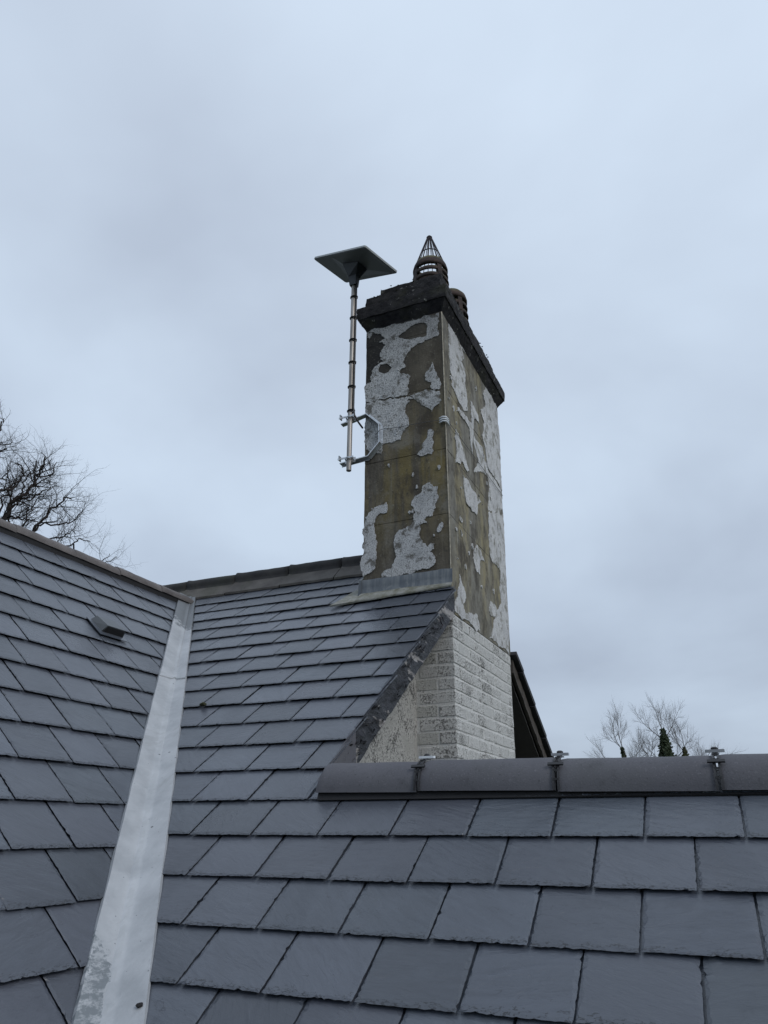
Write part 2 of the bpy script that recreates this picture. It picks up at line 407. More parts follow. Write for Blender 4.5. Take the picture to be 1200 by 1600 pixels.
def clay_mat():
    M = Mat('sooty_terracotta', .8, .3)
    a = M.noise(11, 6, .62); z = M.axis(M.n('ShaderNodeNewGeometry').outputs['Normal'], 2)
    c = M.mix(M.ramp(a, [(.36, 0), (.64, 1)]), (.016, .013, .014), (.060, .040, .034))
    ms = M.math('MULTIPLY', M.math('ADD', z, M.math('MULTIPLY', a, .6)), 1.0)
    c = M.mix(M.ramp(ms, [(.60, 0), (.95, .9)]), c, (.085, .082, .035))
    M.color(c); M.bump((a, .6, .006)); return M.m
M_clay = clay_mat()
def bark_mat(name, c):
    M = Mat(name, .9, .2); a = M.noise(3, 5, .6)
    M.color(M.mix(a, tuple(v * .6 for v in c), tuple(v * 1.3 for v in c))); M.bump((a, .4, .02)); return M.m
M_bark = bark_mat('dark_bark', (.040, .034, .034))
M_bark2 = bark_mat('grey_bark', (.110, .100, .095))
def leaf_mat(name, c):
    M = Mat(name, .7, .3); r = M.noise(1.1, 3, .6)
    M.color(M.mix(r, tuple(v * .5 for v in c), tuple(v * 1.4 for v in c))); return M.m
M_ivy = leaf_mat('ivy_leaves', (.028, .042, .020))
M_ivy2 = leaf_mat('olive_ivy_leaves', (.055, .062, .024))
M_moss = leaf_mat('moss', (.035, .038, .018))
def ground_mat():
    M = Mat('grass', .9, .2); a = M.noise(.4, 6, .6); b = M.noise(9, 4, .6)
    c = M.mix(a, (.035, .055, .018), (.060, .075, .028)); M.color(M.mix(M.math('MULTIPLY', b, .5), c, (.03, .045, .015))); return M.m
M_ground = ground_mat()

M_mortar2 = flat('pale_corner_bead', (.36, .33, .27), .8, var=.45, sc=40)
# ------------------------------------------------------------------ ground
g = MB(); n = 48
g.add([(0, 0, -5.2)] + [(900 * math.cos(2 * math.pi * i / n), 900 * math.sin(2 * math.pi * i / n), -5.2) for i in range(n)], [(0, 1 + i, 1 + (i + 1) % n) for i in range(n)])
tag(g.build('ground', M_ground), kind='structure')

# ------------------------------------------------------------------ the house: two slate slopes meeting in a valley
AL, BE = R(36.08612), R(43.30792)
ca, sa, cb, sb = math.cos(AL), math.sin(AL), math.cos(BE), math.sin(BE)
HA, HB = -1.3391135, -1.3398846
def PA(u, s, h=0.0): return Vector((u, s * ca - (HA + h) * sa, s * sa + (HA + h) * ca))
def PB(v, t, h=0.0): return Vector((-t * cb + (HB + h) * sb, v, t * sb + (HB + h) * cb))
MA = Matrix(((1, 0, 0), (0, ca, -sa), (0, sa, ca)))        # columns: along the course, up the slope, out of it
MBm = Matrix(((0, -cb, sb), (1, 0, 0), (0, sb, cb)))
S_RIDGE = 4.86                 # top of slope A
def valley_right(s): return -1.443 - .6455 * (s - 1.213)     # x of the sheet's right edge
def valley_left(t): return 1.705 + .9283 * (t - .934)        # y of the sheet's left edge
def valley_midA(s): return -.6248 * s - .8054
def valley_midB(t): return .9412 * t + .9357

house = thing('house', 'slate roofed house with two slopes meeting in a pale grey valley', 'house')

def clip(poly, a, b, c):
    """keep a*x + b*y <= c"""
    out = []
    for i in range(len(poly)):
        p, q = poly[i], poly[(i + 1) % len(poly)]
        dp, dq = a * p[0] + b * p[1] - c, a * q[0] + b * q[1] - c
        if dp <= 0: out.append(p)
        if dp * dq < 0:
            t = dp / (dp - dq); out.append((p[0] + t * (q[0] - p[0]), p[1] + t * (q[1] - p[1])))
    return out
TILT = .0115 / .1944
def slate_mesh(poly, y_exposed, fine, seed, x0s, x1s):
    """poly in the slate's own frame (tail at y=0): a thin riven plate with chipped dressed edges"""
    rr = random.Random(seed)
    th = .0072
    pts = []
    n = len(poly)
    for i in range(n):
        p, q = poly[i], poly[(i + 1) % n]
        L = math.hypot(q[0] - p[0], q[1] - p[1])
        if L < 1e-4: continue
        low = min(p[1], q[1]) < y_exposed
        step = (.009 if fine else .020) if low else .2
        k = max(1, int(L / step))
        tail = abs(p[1]) < 1e-5 and abs(q[1]) < 1e-5
        nx, ny = -(q[1] - p[1]) / L, (q[0] - p[0]) / L       # inward for a counter-clockwise outline
        for j in range(k):
            t = j / k
            x, y = p[0] + t * (q[0] - p[0]), p[1] + t * (q[1] - p[1])
            d = 0
            if low and j > 0:
                a = .0011 if tail else .0008
                d = abs(rr.gauss(0, a))
                if rr.random() < (.07 if tail else .04): d += rr.uniform(.0015, .0045)
            elif low: d = rr.uniform(0, .003)
            pts.append((x + nx * d, y + ny * d, tail, low))
    m = len(pts)
    cx_, cy_ = sum(p[0] for p in pts) / m, sum(p[1] for p in pts) / m
    def ins(p, d):
        l = math.hypot(cx_ - p[0], cy_ - p[1]) or 1
        d = min(d, l * .45)
        return (p[0] + (cx_ - p[0]) / l * d, p[1] + (cy_ - p[1]) / l * d)
    def top(y): return -TILT * y
    vs = []; d_prev = .006
    for p in pts: vs.append((p[0], p[1], top(p[1]) - (.0016 + rr.uniform(0, .0012) if p[3] else .001)))
    for p in pts:
        d_prev = .6 * d_prev + .4 * (rr.uniform(.002, .020) if p[3] else .004)
        if rr.random() < .12 and p[3]: d_prev = rr.uniform(.001, .012)
        q = ins(p, d_prev); vs.append((q[0], q[1], top(q[1])))
    for p in pts:
        q = ins(p, .0105 if p[3] else .001); vs.append((q[0], q[1], top(q[1]) - th))
    fs = [tuple(range(m, 2 * m))]
    for i in range(m):
        k = (i + 1) % m
        fs.append((i, k, m + k, m + i)); fs.append((k, i, 2 * m + i, 2 * m + k))
    me = bpy.data.meshes.new('slate'); me.from_pydata(vs, [], fs); me.materials.append(M_slate)
    return me
slate_count = 0
def lay_slate(P, Mx, x0, w, s0, L, clips, fine, parent, expo):
    """one slate with its tail at s0 on a slope; clips are half planes a*x + b*s <= c"""
    global slate_count
    g_ = .0025
    poly = [(x0 + g_, s0), (x0 + w - g_, s0), (x0 + w - g_, s0 + L), (x0 + g_, s0 + L)]
    for c in clips:
        poly = clip(poly, *c)
        if len(poly) < 3: return None
    ar = abs(sum(poly[i][0] * poly[(i + 1) % len(poly)][1] - poly[(i + 1) % len(poly)][0] * poly[i][1] for i in range(len(poly)))) / 2
    if ar < .0012: return None
    if min(p[1] for p in poly) > s0 + expo * .95: return None
    ox, os_ = poly[0][0], s0
    cxx = sum(p[0] for p in poly) / len(poly)
    loc = [(p[0] - cxx, p[1] - s0) for p in poly]
    slate_count += 1
    me = slate_mesh(loc, expo * 1.15, fine, slate_count, 0, 0)
    o = bpy.data.objects.new('slate', me); col.objects.link(o); o.parent = parent
    jit = Matrix.Rotation(rnd.gauss(0, .0035), 3, 'Z') @ Matrix.Rotation(rnd.gauss(0, .0030), 3, 'Y') @ Matrix.Rotation(rnd.gauss(0, .0014), 3, 'X')
    o.matrix_local = Matrix.Translation(P(cxx, s0 + rnd.gauss(0, .0016), rnd.gauss(0, .0008))) @ (Mx @ jit).to_4x4()
    return o

def slab(name, pts_top, thick_vec, m, parent):
    b = MB(); n = len(pts_top); tv = Vector(thick_vec)
    b.add([tuple(p) for p in pts_top] + [tuple(Vector(p) + tv) for p in pts_top],
          [tuple(range(n)), tuple(range(2 * n - 1, n - 1, -1))] + [(i, n + i, n + (i + 1) % n, (i + 1) % n) for i in range(n)])
    return b.build(name, m, parent)

# slope A (under the chimney) and the low roof that runs on from it to the right are one plane
E_A, W_A, S0 = .194410, .2490, 4.5307
S_NEAR = 2.130                                  # the near ridge on that plane
VERGE = -1.378
dk = -.040
deckA = slab('roof_slope', [PA(valley_midA(-.5), -.5, dk), PA(3.4, -.5, dk), PA(3.4, S_NEAR + .04, dk), PA(VERGE - .02, S_NEAR + .04, dk), PA(VERGE - .02, 4.13, dk),
                            PA(-2.0, 4.17, dk), PA(-2.0, S_RIDGE, dk), PA(-5.6, S_RIDGE, dk), PA(-5.6, 4.58, dk), PA(valley_midA(4.58), 4.58, dk)],
             (0, sa * .05, -ca * .05), M_deck, house)
deckA['label'] = 'slate slope under the chimney that runs on below the low ridge'
rows_A = range(0, 21)
for i in rows_A:
    st = S0 - E_A * i
    ph = (.005 if i % 2 == 0 else -.118) + rnd.gauss(0, .004)
    k0 = int((valley_right(st) - ph) / W_A) - 1
    xmax = VERGE if st > 2.02 else 1.75
    x = ph + k0 * W_A
    while x < xmax + .0:
        w = W_A * (1 + 0)
        cl = [(-1, -.6455, 1.443 - .6455 * 1.213 + .03)]
        if xmax == VERGE:
            cl.append((1, 0, VERGE))
            cl.append((0, 1, S_RIDGE - .02))
            # cut round the stack
            if x + w > -2.03 and st > 3.8:
                if x < -2.035: lay_slate(PA, MA, x, w, st, .43, cl + [(1, 0, -2.035)], i >= 9, deckA, E_A)
                if st < 4.17 and x + w > -2.03: lay_slate(PA, MA, x, w, st, .43, cl + [(-1, 0, 2.033), (0, 1, 4.185)], i >= 9, deckA, E_A)
                x += w
                continue
        else:
            if x + w > VERGE: cl.append((0, 1, S_NEAR + .01))
            else: cl.append((0, 1, 9))
        # a sliver at the verge is swallowed by its neighbour: a wide edge slate, as roofers cut it
        if xmax == VERGE and x + w < VERGE and VERGE - (x + w) < .10: w = VERGE - x + .002
        if xmax != VERGE and x < VERGE < x + w and st < S_NEAR < st + .3:
            lay_slate(PA, MA, x, w, st, .43, cl[:1] + [(1, 0, VERGE)], True, deckA, E_A)
            cl.append((-1, 0, -VERGE - .001))
        elif xmax != VERGE and x + w <= VERGE: pass
        lay_slate(PA, MA, x, w, st, .43, cl, i >= 9, deckA, E_A)
        x += w
# the course that ends in the low ridge: only its left part shows above the ridge line

# slope B
E_B, W_B, T0 = .200684, .2412, 3.540
T_RIDGE = 3.775
deckB = slab('roof_slope', [PB(-.6, -.4, dk), PB(valley_midB(-.4), -.4, dk), PB(valley_midB(T_RIDGE), T_RIDGE, dk), PB(-.6, T_RIDGE, dk)], (-sb * .05, 0, -cb * .05), M_deck, house)
deckB['label'] = 'slate slope left of the valley with a small hooded vent'
for i in range(-0, 16):
    tt = T0 + .012 - E_B * i
    ph = .223 + .011 * i - (.1206 if i % 2 else 0)
    k1 = int((valley_left(tt + .25) - ph) / W_B) + 2
    ymin = {True: 1.95 - .11 * i, False: .4}[i < 12]
    k = k1
    while True:
        y = ph + k * W_B
        if y < max(ymin, .45) - .3: break
        lay_slate(PB, MBm, y, W_B, tt, .43, [(1, -.9283, 1.705 - .9283 * .934 + .03), (0, 1, T_RIDGE)], i >= 5, deckB, E_B)
        k -= 1
# slopes turned away from the photograph: plain sheets with course steps, joined
def back_slope(name, label, P0, along, down, length, run, gauge, m):
    b = MB(); P0 = Vector(P0); al = Vector(along); dn = Vector(down); nn = al.cross(dn).normalized()
    if nn.z < 0: nn = -nn
    k = int(run / gauge)
    for i in range(k):
        a = P0 + dn * (gauge * i - .02); c = P0 + dn * (gauge * (i + 1))
        lo = nn * .012; th = nn * -.012
        q = [a, a + al * length, c + al * length + lo, c + lo]
        b.add(q + [p + th for p in q], [(0, 1, 2, 3), (7, 6, 5, 4), (0, 4, 5, 1), (1, 5, 6, 2), (2, 6, 7, 3), (3, 7, 4, 0)])
    o = b.build(name, m, house); o['label'] = label; o['kind'] = 'stuff'; return o
NEAR_Y, NEAR_Z = 2.512, .098
back_slope('roof_slope', 'hidden far slope of the low roof', (-1.37, NEAR_Y + .01, .150), (1, 0, 0), (0, ca, -sa), 5.0, 1.9, .195, M_deck)
back_slope('roof_slope', 'hidden back slope beyond the left ridge', (-3.75, -.6, 1.60), (0, 1, 0), (-cb, 0, -sb), 5.0, 2.4, .2, M_deck)
# far slope of the main roof: tiles; the verge shows right of the chimney
FAR = R(33.7); cf, sf = math.cos(FAR), math.sin(FAR)
def PF(x, q, h=0.0): return Vector((x, 4.76 + q * cf + h * sf, 1.80 - q * sf + h * cf))
slab('roof_slope', [PF(-5.6, 0, -.05), PF(-2.03, 0, -.05), PF(-2.03, .96, -.05), PF(-1.43, .96, -.05), PF(-1.43, 4.2, -.05), PF(-5.6, 4.2, -.05)], (0, -.03, -.04), M_soffit, house)['label'] = 'dark far slope behind the chimney'
MF = Matrix(((1, 0, 0), (0, cf, sf), (0, -sf, cf)))
for i in range(11):
    for j in range(3):
        if i < 2: continue
        b = MB(); x1 = -1.362 - j * .30; x0 = x1 - .297
        q0 = (.965 if i == 2 else .01 + i * .385); q1 = .01 + i * .385 + .41
        rr = random.Random(i * 7 + j)
        hh = .012 + rr.uniform(-.004, .004)
        P = [PF(x0, q0, -.012), PF(x1, q0, -.012), PF(x1, q1, hh), PF(x0, q1, hh), PF(x0, q0, -.045), PF(x1, q0, -.045), PF(x1, q1, -.030), PF(x0, q1, -.030)]
        b.add(P, [(0, 1, 2, 3), (7, 6, 5, 4), (0, 4, 5, 1), (1, 5, 6, 2), (2, 6, 7, 3), (3, 7, 4, 0)])
        b.build('far_tile', M_far, house)
# walls
b = MB(); prof = [(1.2, -5.2), (1.2, -.86), (2.5, .065), (4.20, 1.315), (4.76, 1.72), (8.2, -.60), (8.2, -5.2)]
b.prism(prof, -1.86, -1.655)
gw = b.build('gable_wall', M_gable, house); gw['label'] = 'white roughcast gable wall with flaking black specks'
b = MB(); b.box(-1.60, 3.3, 1.0, 1.2, -5.2, -1.1); b.box(-1.6, 3.3, 3.7, 3.9, -5.2, -1.0); b.box(3.1, 3.3, 1.2, 3.7, -5.2, -1.0)
b.build('wing_wall', M_gable, house)
b = MB(); b.box(-5.5, -1.9, 8.0, 8.2, -5.2, -.66); b.box(-5.6, -5.4, -.4, 8.0, -5.2, -.3); b.box(-5.4, -1.0, -.5, -.3, -5.2, -1.6)
b.build('rear_wall', M_gable, house)

# bargeboards, soffits
def barge(name, pts, x0, x1, m, cell=.035, amp=.003):
    """pts: top edge from, to and vertical depth; a board with a wavering, blistered face"""
    (y0, z0), (y1, z1), dep = pts
    nL = int(math.hypot(y1 - y0, z1 - z0) / cell); nD = max(3, int(dep / (cell * .7)))
    vs = []; fs = []
    for i in range(nL + 1):
        for j in range(nD + 1):
            y = y0 + (y1 - y0) * i / nL; z = z0 + (z1 - z0) * i / nL - dep * j / nD
            d = amp * fnz((0, y, z), 14, 3.3)
            if j == nD: z += .004 * fnz((0, y, z), 9, 1.1)
            vs.append((x1 + d, y, z))
    m1 = len(vs)
    for i in range(nL + 1):
        for j in (0, nD):
            vs.append((x0, vs[i * (nD + 1) + j][1], vs[i * (nD + 1) + j][2]))
    def F(i, j): return i * (nD + 1) + j
    for i in range(nL):
        for j in range(nD): fs.append((F(i, j), F(i, j + 1), F(i + 1, j + 1), F(i + 1, j)))
        t0, t1, b0, b1 = m1 + 2 * i, m1 + 2 * i + 2, m1 + 2 * i + 1, m1 + 2 * i + 3
        fs += [(F(i, 0), F(i + 1, 0), t1, t0), (F(i, nD), b0, b1, F(i + 1, nD)), (t0, t1, b1, b0)]
    fs.append(tuple([F(0, j) for j in range(nD + 1)] + [m1 + 1, m1])); fs.append(tuple([F(nL, j) for j in range(nD, -1, -1)] + [m1 + 2 * nL, m1 + 2 * nL + 1]))
    me = bpy.data.meshes.new(name); me.from_pydata(vs, [], fs)
    return obj(name, me, m, house)
def zA(y): return PA(0, (y - .7888) / ca).z
bb = barge('bargeboard', ((2.50, zA(2.50) - .016), (4.186, zA(4.186) - .016), .168), -1.418, -1.392, M_barge, .02, .004)
bb['label'] = 'black bargeboard with peeling paint and bare grey wood'
rr = random.Random(4); b = MB()
for i in range(230):        # curled paint flakes standing off the board
    y = rr.uniform(2.62, 4.16); q = rr.random(); z = zA(y) - .024 - q * .145
    if fnz((0, y, z), 5, 9.0, 2) < -.05: continue
    l, w_ = rr.uniform(.008, .034), rr.uniform(.004, .012); a = R(36) + rr.gauss(0, .35)
    dx = rr.uniform(.004, .014)
    e1 = Vector((0, math.cos(a), math.sin(a))) * l; e2 = Vector((0, -math.sin(a), math.cos(a))) * w_; o_ = Vector((-1.3905, y, z))
    out = Vector((dx, 0, 0))
    P = [o_, o_ + e1 * .5 + out * .25, o_ + e1 + out * .1, o_ + e2 + out, o_ + e2 + e1 * .5 + out * 1.3, o_ + e2 * .9 + e1 + out * .7]
    b.add(P, [(0, 1, 4, 3), (1, 2, 5, 4)])
fl = b.build('paint_flakes', M_barge, house, fix=False); fl['kind'] = 'stuff'
b = MB(); b.tube([(-1.386, 3.93 + .022 * math.cos(t), 1.105 + .022 * math.sin(t)) for t in [i * .42 for i in range(14)]] + [(-1.385, 3.925, 1.065), (-1.384, 3.90, 1.05)], .0028, 5)
b.build('wire_loop', M_wire, house)
slab('soffit_board', [(-1.655, 2.3, zA(2.3) - .175), (-1.419, 2.3, zA(2.3) - .175), (-1.419, 4.185, zA(4.185) - .175), (-1.655, 4.185, zA(4.185) - .175)], (0, 0, .015), M_soffit, house)
# lead wedge at the foot of the verge
slab('lead_flashing', [Vector((-1.388, 2.47, zA(2.47) - .06)), Vector((-1.388, 2.83, .235)), Vector((-1.388, 2.82, zA(2.82) - .012)), Vector((-1.388, 2.50, zA(2.50) - .012))], (.004, 0, 0), M_tile, house)
fb = barge('bargeboard', ((5.57, 1.262 - .066), (8.1, 1.262 - .066 - 2.53 * math.tan(FAR)), .10), -1.425, -1.40, M_wood, .04, .004)
fb['label'] = 'bare brown bargeboard of the far slope'
barge('soffit_board', ((5.57, 1.06), (8.1, 1.06 - 2.53 * math.tan(FAR)), .015), -1.655, -1.427, M_soffit)

# near ridge: five concrete half-round tiles, a black ridge roll under them, black union clips at the joints
def drop(x): return -.0135 * (x + .9)
def ridge_profile(rv, rz, t, n=18, p=2.35):
    o = []; i_ = []
    for k in range(n + 1):
        a = math.pi * k / n; c, s = math.cos(a), math.sin(a)
        f = (abs(c) ** p + abs(s) ** p) ** (-1 / p)
        o.append((-rv * c * f, rz * s * f)); i_.append((-(rv - t) * c * f, (rz - t) * s * f))
    return o, i_
def ridge_tile(name, m, cy_, cz_, x0, x1, rv, rz, t, axis='X', slope=0.0, mitre=0.0, seed=0, nl=14, lift=0.0, amp=.0012):
    o, i_ = ridge_profile(rv, rz, t)
    vs = []; fs = []; m_ = len(o)
    for k in range(nl + 1):
        f = k / nl; e = .003 if k in (0, nl) else 0
        for ring, sg in ((o, 1), (i_, 0)):
            for (a, b_) in ring:
                x = x0 + (x1 - x0) * f
                if k == 0: x += mitre * (b_ / rz)
                d = amp * fnz((x, a, b_), 12, seed) - e * sg
                L = math.hypot(a, b_) or 1
                A_, B_ = a * (1 + d / L), b_ * (1 + d / L) + slope * x + lift * f
                vs.append((x, cy_ + A_, cz_ + B_) if axis == 'X' else (cy_ + A_, x, cz_ + B_))
    S_ = 2 * m_
    for k in range(nl):
        for j in range(m_ - 1):
            fs.append((k * S_ + j, k * S_ + j + 1, (k + 1) * S_ + j + 1, (k + 1) * S_ + j))
            fs.append((k * S_ + m_ + j + 1, k * S_ + m_ + j, (k + 1) * S_ + m_ + j, (k + 1) * S_ + m_ + j + 1))
        for j in (0, m_ - 1): fs.append((k * S_ + j, (k + 1) * S_ + j, (k + 1) * S_ + m_ + j, k * S_ + m_ + j))
    for k in (0, nl):
        for j in range(m_ - 1): fs.append((k * S_ + j, k * S_ + m_ + j, k * S_ + m_ + j + 1, k * S_ + j + 1))
    me = bpy.data.meshes.new(name); me.from_pydata(vs, [], fs)
    bm = bmesh.new(); bm.from_mesh(me); bmesh.ops.recalc_face_normals(bm, faces=bm.faces); bm.to_mesh(me); bm.free()
    me.polygons.foreach_set('use_smooth', [True] * len(me.polygons))
    me.set_sharp_from_angle(angle=R(50)) if hasattr(me, 'set_sharp_from_angle') else None
    return obj(name, me, m, house)
joints = [-1.335, -.952, -.495, -.036, .423, .882, 1.341, 1.80]
for i in range(len(joints) - 1):
    x0, x1 = joints[i] + .0035, joints[i + 1] - .0035
    t_ = ridge_tile('ridge_tile', M_tile, NEAR_Y, NEAR_Z + .0015 + rnd.gauss(0, .0016), x0, x1, .112, .103, .016, 'X', -.0135, .02 if i == 0 else 0, i * 3.3, 22)
    if i == 0: t_['label'] = 'concrete ridge tile cut back at the verge end'
b = MB(); b.add([(-1.325, NEAR_Y - .098, .118), (1.79, NEAR_Y - .098, .080), (1.79, NEAR_Y - .108, zA(NEAR_Y - .108) - .004), (-1.325, NEAR_Y - .108, zA(NEAR_Y - .108) - .004), (-1.325, NEAR_Y + .1, .12), (1.79, NEAR_Y + .1, .080), (1.79, NEAR_Y + .108, .07), (-1.325, NEAR_Y + .108, .07)],
                [(0, 1, 2, 3), (5, 4, 7, 6), (0, 4, 5, 1), (3, 2, 6, 7), (0, 3, 7, 4), (1, 5, 6, 2)])
b.build('ridge_roll', M_gap, house)
# crumbled mortar in the open end of the first tile
bm = bmesh.new(); bmesh.ops.create_icosphere(bm, subdivisions=4, radius=1)
for v in bm.verts:
    p = v.co.copy(); v.co = Vector((p.x * .030, p.y * .090, p.z * .072)) * (1 + .22 * fnz(p, 1.6, 4))
    if v.co.z < -.01: v.co.z = -.01 + (v.co.z + .01) * .3
me = bpy.data.meshes.new('mortar_fill'); bm.to_mesh(me); bm.free()
o_ = obj('mortar_fill', me, concrete_mat('grey_mortar', (.10, .10, .105), (.17, .17, .175), (.06, .06, .06), 20), house, (-1.318, NEAR_Y, NEAR_Z + .018))
def clip_at(x, k):
    c = MB(); cz_ = NEAR_Z + .0015 - .0135 * x
    def arc(a, e): # angle from the crest to the front
        f = (abs(math.sin(a)) ** 2.35 + abs(math.cos(a)) ** 2.35) ** (-1 / 2.35)
        return (NEAR_Y - (.112 + e) * math.sin(a) * f, cz_ + (.103 + e) * math.cos(a) * f)
    root = None
    for sx in (-.0075, .0075):
        m_ = MB(); ps = [arc(a * R(88) / 16, .003) for a in range(17)]
        for i in range(16):
            (y0, z0), (y1, z1) = ps[i], ps[i + 1]
            (Y0, Z0), (Y1, Z1) = arc(i * R(88) / 16, .0065), arc((i + 1) * R(88) / 16, .0065)
            m_.add([(x + sx - .003, y0, z0), (x + sx + .003, y0, z0), (x + sx + .003, y1, z1), (x + sx - .003, y1, z1),
                    (x + sx - .003, Y0, Z0), (x + sx + .003, Y0, Z0), (x + sx + .003, Y1, Z1), (x + sx - .003, Y1, Z1)],
                   [(4, 5, 6, 7), (0, 4, 7, 3), (1, 2, 6, 5), (0, 1, 5, 4), (3, 7, 6, 2)])
        if root is None: root = m_.build('ridge_clip', M_black, house)
        else: m_.build('strap', M_black, root)
    for a in (.18, .45, .72, 1.0, 1.25):
        m_ = MB(); y, z = arc(a, .005); m_.box(x - .008, x + .008, y - .003, y + .003, z - .003, z + .003); m_.build('rung', M_black, root)
    for a, hw, mm in ((.0, .027, 0), (.80, .024, 1)):
        y, z = arc(a, .0085); y2, z2 = arc(a + (.16 if mm == 0 else .08), .0085)
        q = MB(); nrm = Vector((0, -(z2 - z), (y2 - y))).normalized()
        if nrm.z < 0: nrm = -nrm
        P = [Vector((x - hw, y, z)), Vector((x + hw, y, z)), Vector((x + hw, y2, z2)), Vector((x - hw, y2, z2))]
        q.add(P + [p + nrm * (.008 if mm == 0 else .0055) for p in P], [(3, 2, 1, 0), (4, 5, 6, 7), (0, 1, 5, 4), (1, 2, 6, 5), (2, 3, 7, 6), (3, 0, 4, 7)])
        q.build('clip_plate', (M_whitecap if k == 0 else M_screw) if mm == 0 else M_black, root)
        if mm == 0:
            q = MB(); q.lathe([(0, .0), (.009, 0), (.0105, .003), (.0105, .006), (.006, .009), (0, .0095)], 12, (x, (y + y2) / 2, z + .006)); q.build('screw', M_black, root)
for k, x in enumerate(joints[1:-1]): clip_at(x, k)

# main ridge: old angle tiles with a sooty roll
def angle_tile(x0, x1, k):
    prof = []
    rr = random.Random(k); oz = rr.uniform(-.004, .004)
    yb, cz_, r_ = 4.765, 1.868, .046
    out = [(4.600, 1.706), (4.724, 1.822)]
    for i in range(11): a = R(205) - R(230) * i / 10; out.append((yb + r_ * math.cos(a), cz_ + r_ * math.sin(a)))
    out += [(4.806, 1.822), (4.930, 1.706), (4.926, 1.690), (4.765, 1.800), (4.604, 1.690)]
    nl = 10; vs = []; fs = []; n_ = len(out)
    for j in range(nl + 1):
        x = x0 + (x1 - x0) * j / nl
        for (y, z) in out:
            d = .0035 * fnz((x, y, z), 9, k)
            big = .006 if j == 0 else 0
            vs.append((x, y + d * .5, z + d + oz + big * (z > 1.8) + .003 * (1 - j / nl)))
    for j in range(nl):
        for i in range(n_): q = (i + 1) % n_; fs.append((j * n_ + i, j * n_ + q, (j + 1) * n_ + q, (j + 1) * n_ + i))
    for j in (0, nl):
        tr = tessellate_polygon([[Vector((p[0], p[1], 0)) for p in out]])
        fs += [tuple(j * n_ + q for q in t) for t in tr]
    me = bpy.data.meshes.new('ridge_tile'); me.from_pydata(vs, [], fs); me.materials.append(M_oldridge); me.materials.append(M_roll)
    bm = bmesh.new(); bm.from_mesh(me); bmesh.ops.recalc_face_normals(bm, faces=bm.faces); bm.to_mesh(me); bm.free()
    for p in me.polygons:
        if p.center.z > 1.828: p.material_index = 1
        p.use_smooth = p.center.z > 1.828
    o = obj('ridge_tile', me, None, house); o['label'] = 'weathered angle ridge tile with a sooty roll'
for k, x0 in enumerate([-5.35, -4.87, -4.395, -3.918, -3.43, -2.928, -2.462]):
    x1 = [-4.87, -4.395, -3.918, -3.43, -2.928, -2.462, -2.022][k]
    angle_tile(x0 + .004, x1 - .004, k + 1)
# left ridge
bj = [.75, 1.20, 1.64, 2.09, 2.36, 2.816, 3.278, 3.684, 4.117, 4.50]
for k in range(len(bj) - 1):
    o_ = ridge_tile('ridge_tile', M_bridge, -3.722, 1.610 + rnd.gauss(0, .0015), bj[k] + .001, bj[k + 1] - .001, .094, .070, .014, 'Y', 0, 0, 20 + k, 12, -.004, .003)
    o_['label'] = 'brown grey half-round ridge tile of the left roof'
b = MB(); b.box(-3.80, -3.636, .6, 4.47, 1.560, 1.614); b.build('ridge_gap_shade', M_gap, house)  # black strip stands in for the shade in the gap under these tiles

# valley lining: two folded sheets lapped near the top
def valley_sheet(s_lo, s_hi, h0, seed):
    nL = max(8, int((s_hi - s_lo) / .05)); prof = 15
    vs = []; fs = []
    for i in range(nL + 1):
        s = s_lo + (s_hi - s_lo) * i / nL
        c = PA(valley_midA(s), s, 0); y, z = c.y, c.z
        t = (z - HB * cb) / sb
        eR = PA(valley_right(s) + .0015 * fnz((s, 0, 0), 6, seed), s, 0); eL = PB(valley_left(t) + .002 * fnz((s, 3, 0), 6, seed), t, 0)
        nR = Vector((0, -sa, ca)); nL_ = Vector((sb, 0, cb))
        row = []
        for j in range(prof):
            f = j / (prof - 1) * 2 - 1
            g_ = abs(f); nn = (nL_ if f < 0 else nR); e = eL if f < 0 else eR
            p = c.lerp(e, g_)
            rise = .010 * max(0, 1 - g_ / .22) ** 2                    # dressed over a rounded fillet at the fold
            rr_ = h0 + rise + .0018 * fnz(p, 5, seed)
            up = (nL_ + nR).normalized() if g_ < .25 else nn
            p = p + up * rr_
            row.append(p)
        row = [eL + nL_ * (h0 - .012) + (eL - c).normalized() * .002] + row + [eR + nR * (h0 - .012) + (eR - c).normalized() * .002]
        vs += row
    m_ = prof + 2
    for i in range(nL):
        for j in range(m_ - 1): fs.append((i * m_ + j, i * m_ + j + 1, (i + 1) * m_ + j + 1, (i + 1) * m_ + j))
    # thickness at the lower end
    k0 = len(vs); vs += [vs[j] - Vector((0, 0, .006)) for j in range(m_)]
    for j in range(m_ - 1): fs.append((j + 1, j, k0 + j, k0 + j + 1))
    me = bpy.data.meshes.new('valley_sheet'); me.from_pydata(vs, [], fs)
    me.polygons.foreach_set('use_smooth', [True] * len(me.polygons)); me.set_sharp_from_angle(angle=R(40))
    return obj('valley_sheet', me, M_valley, house)
valley_sheet(-.3, 3.25, .0045, 1)['label'] = 'long lower sheet of the pale grey valley'
valley_sheet(3.13, 4.73, .0110, 2)['label'] = 'short upper sheet of the pale grey valley'

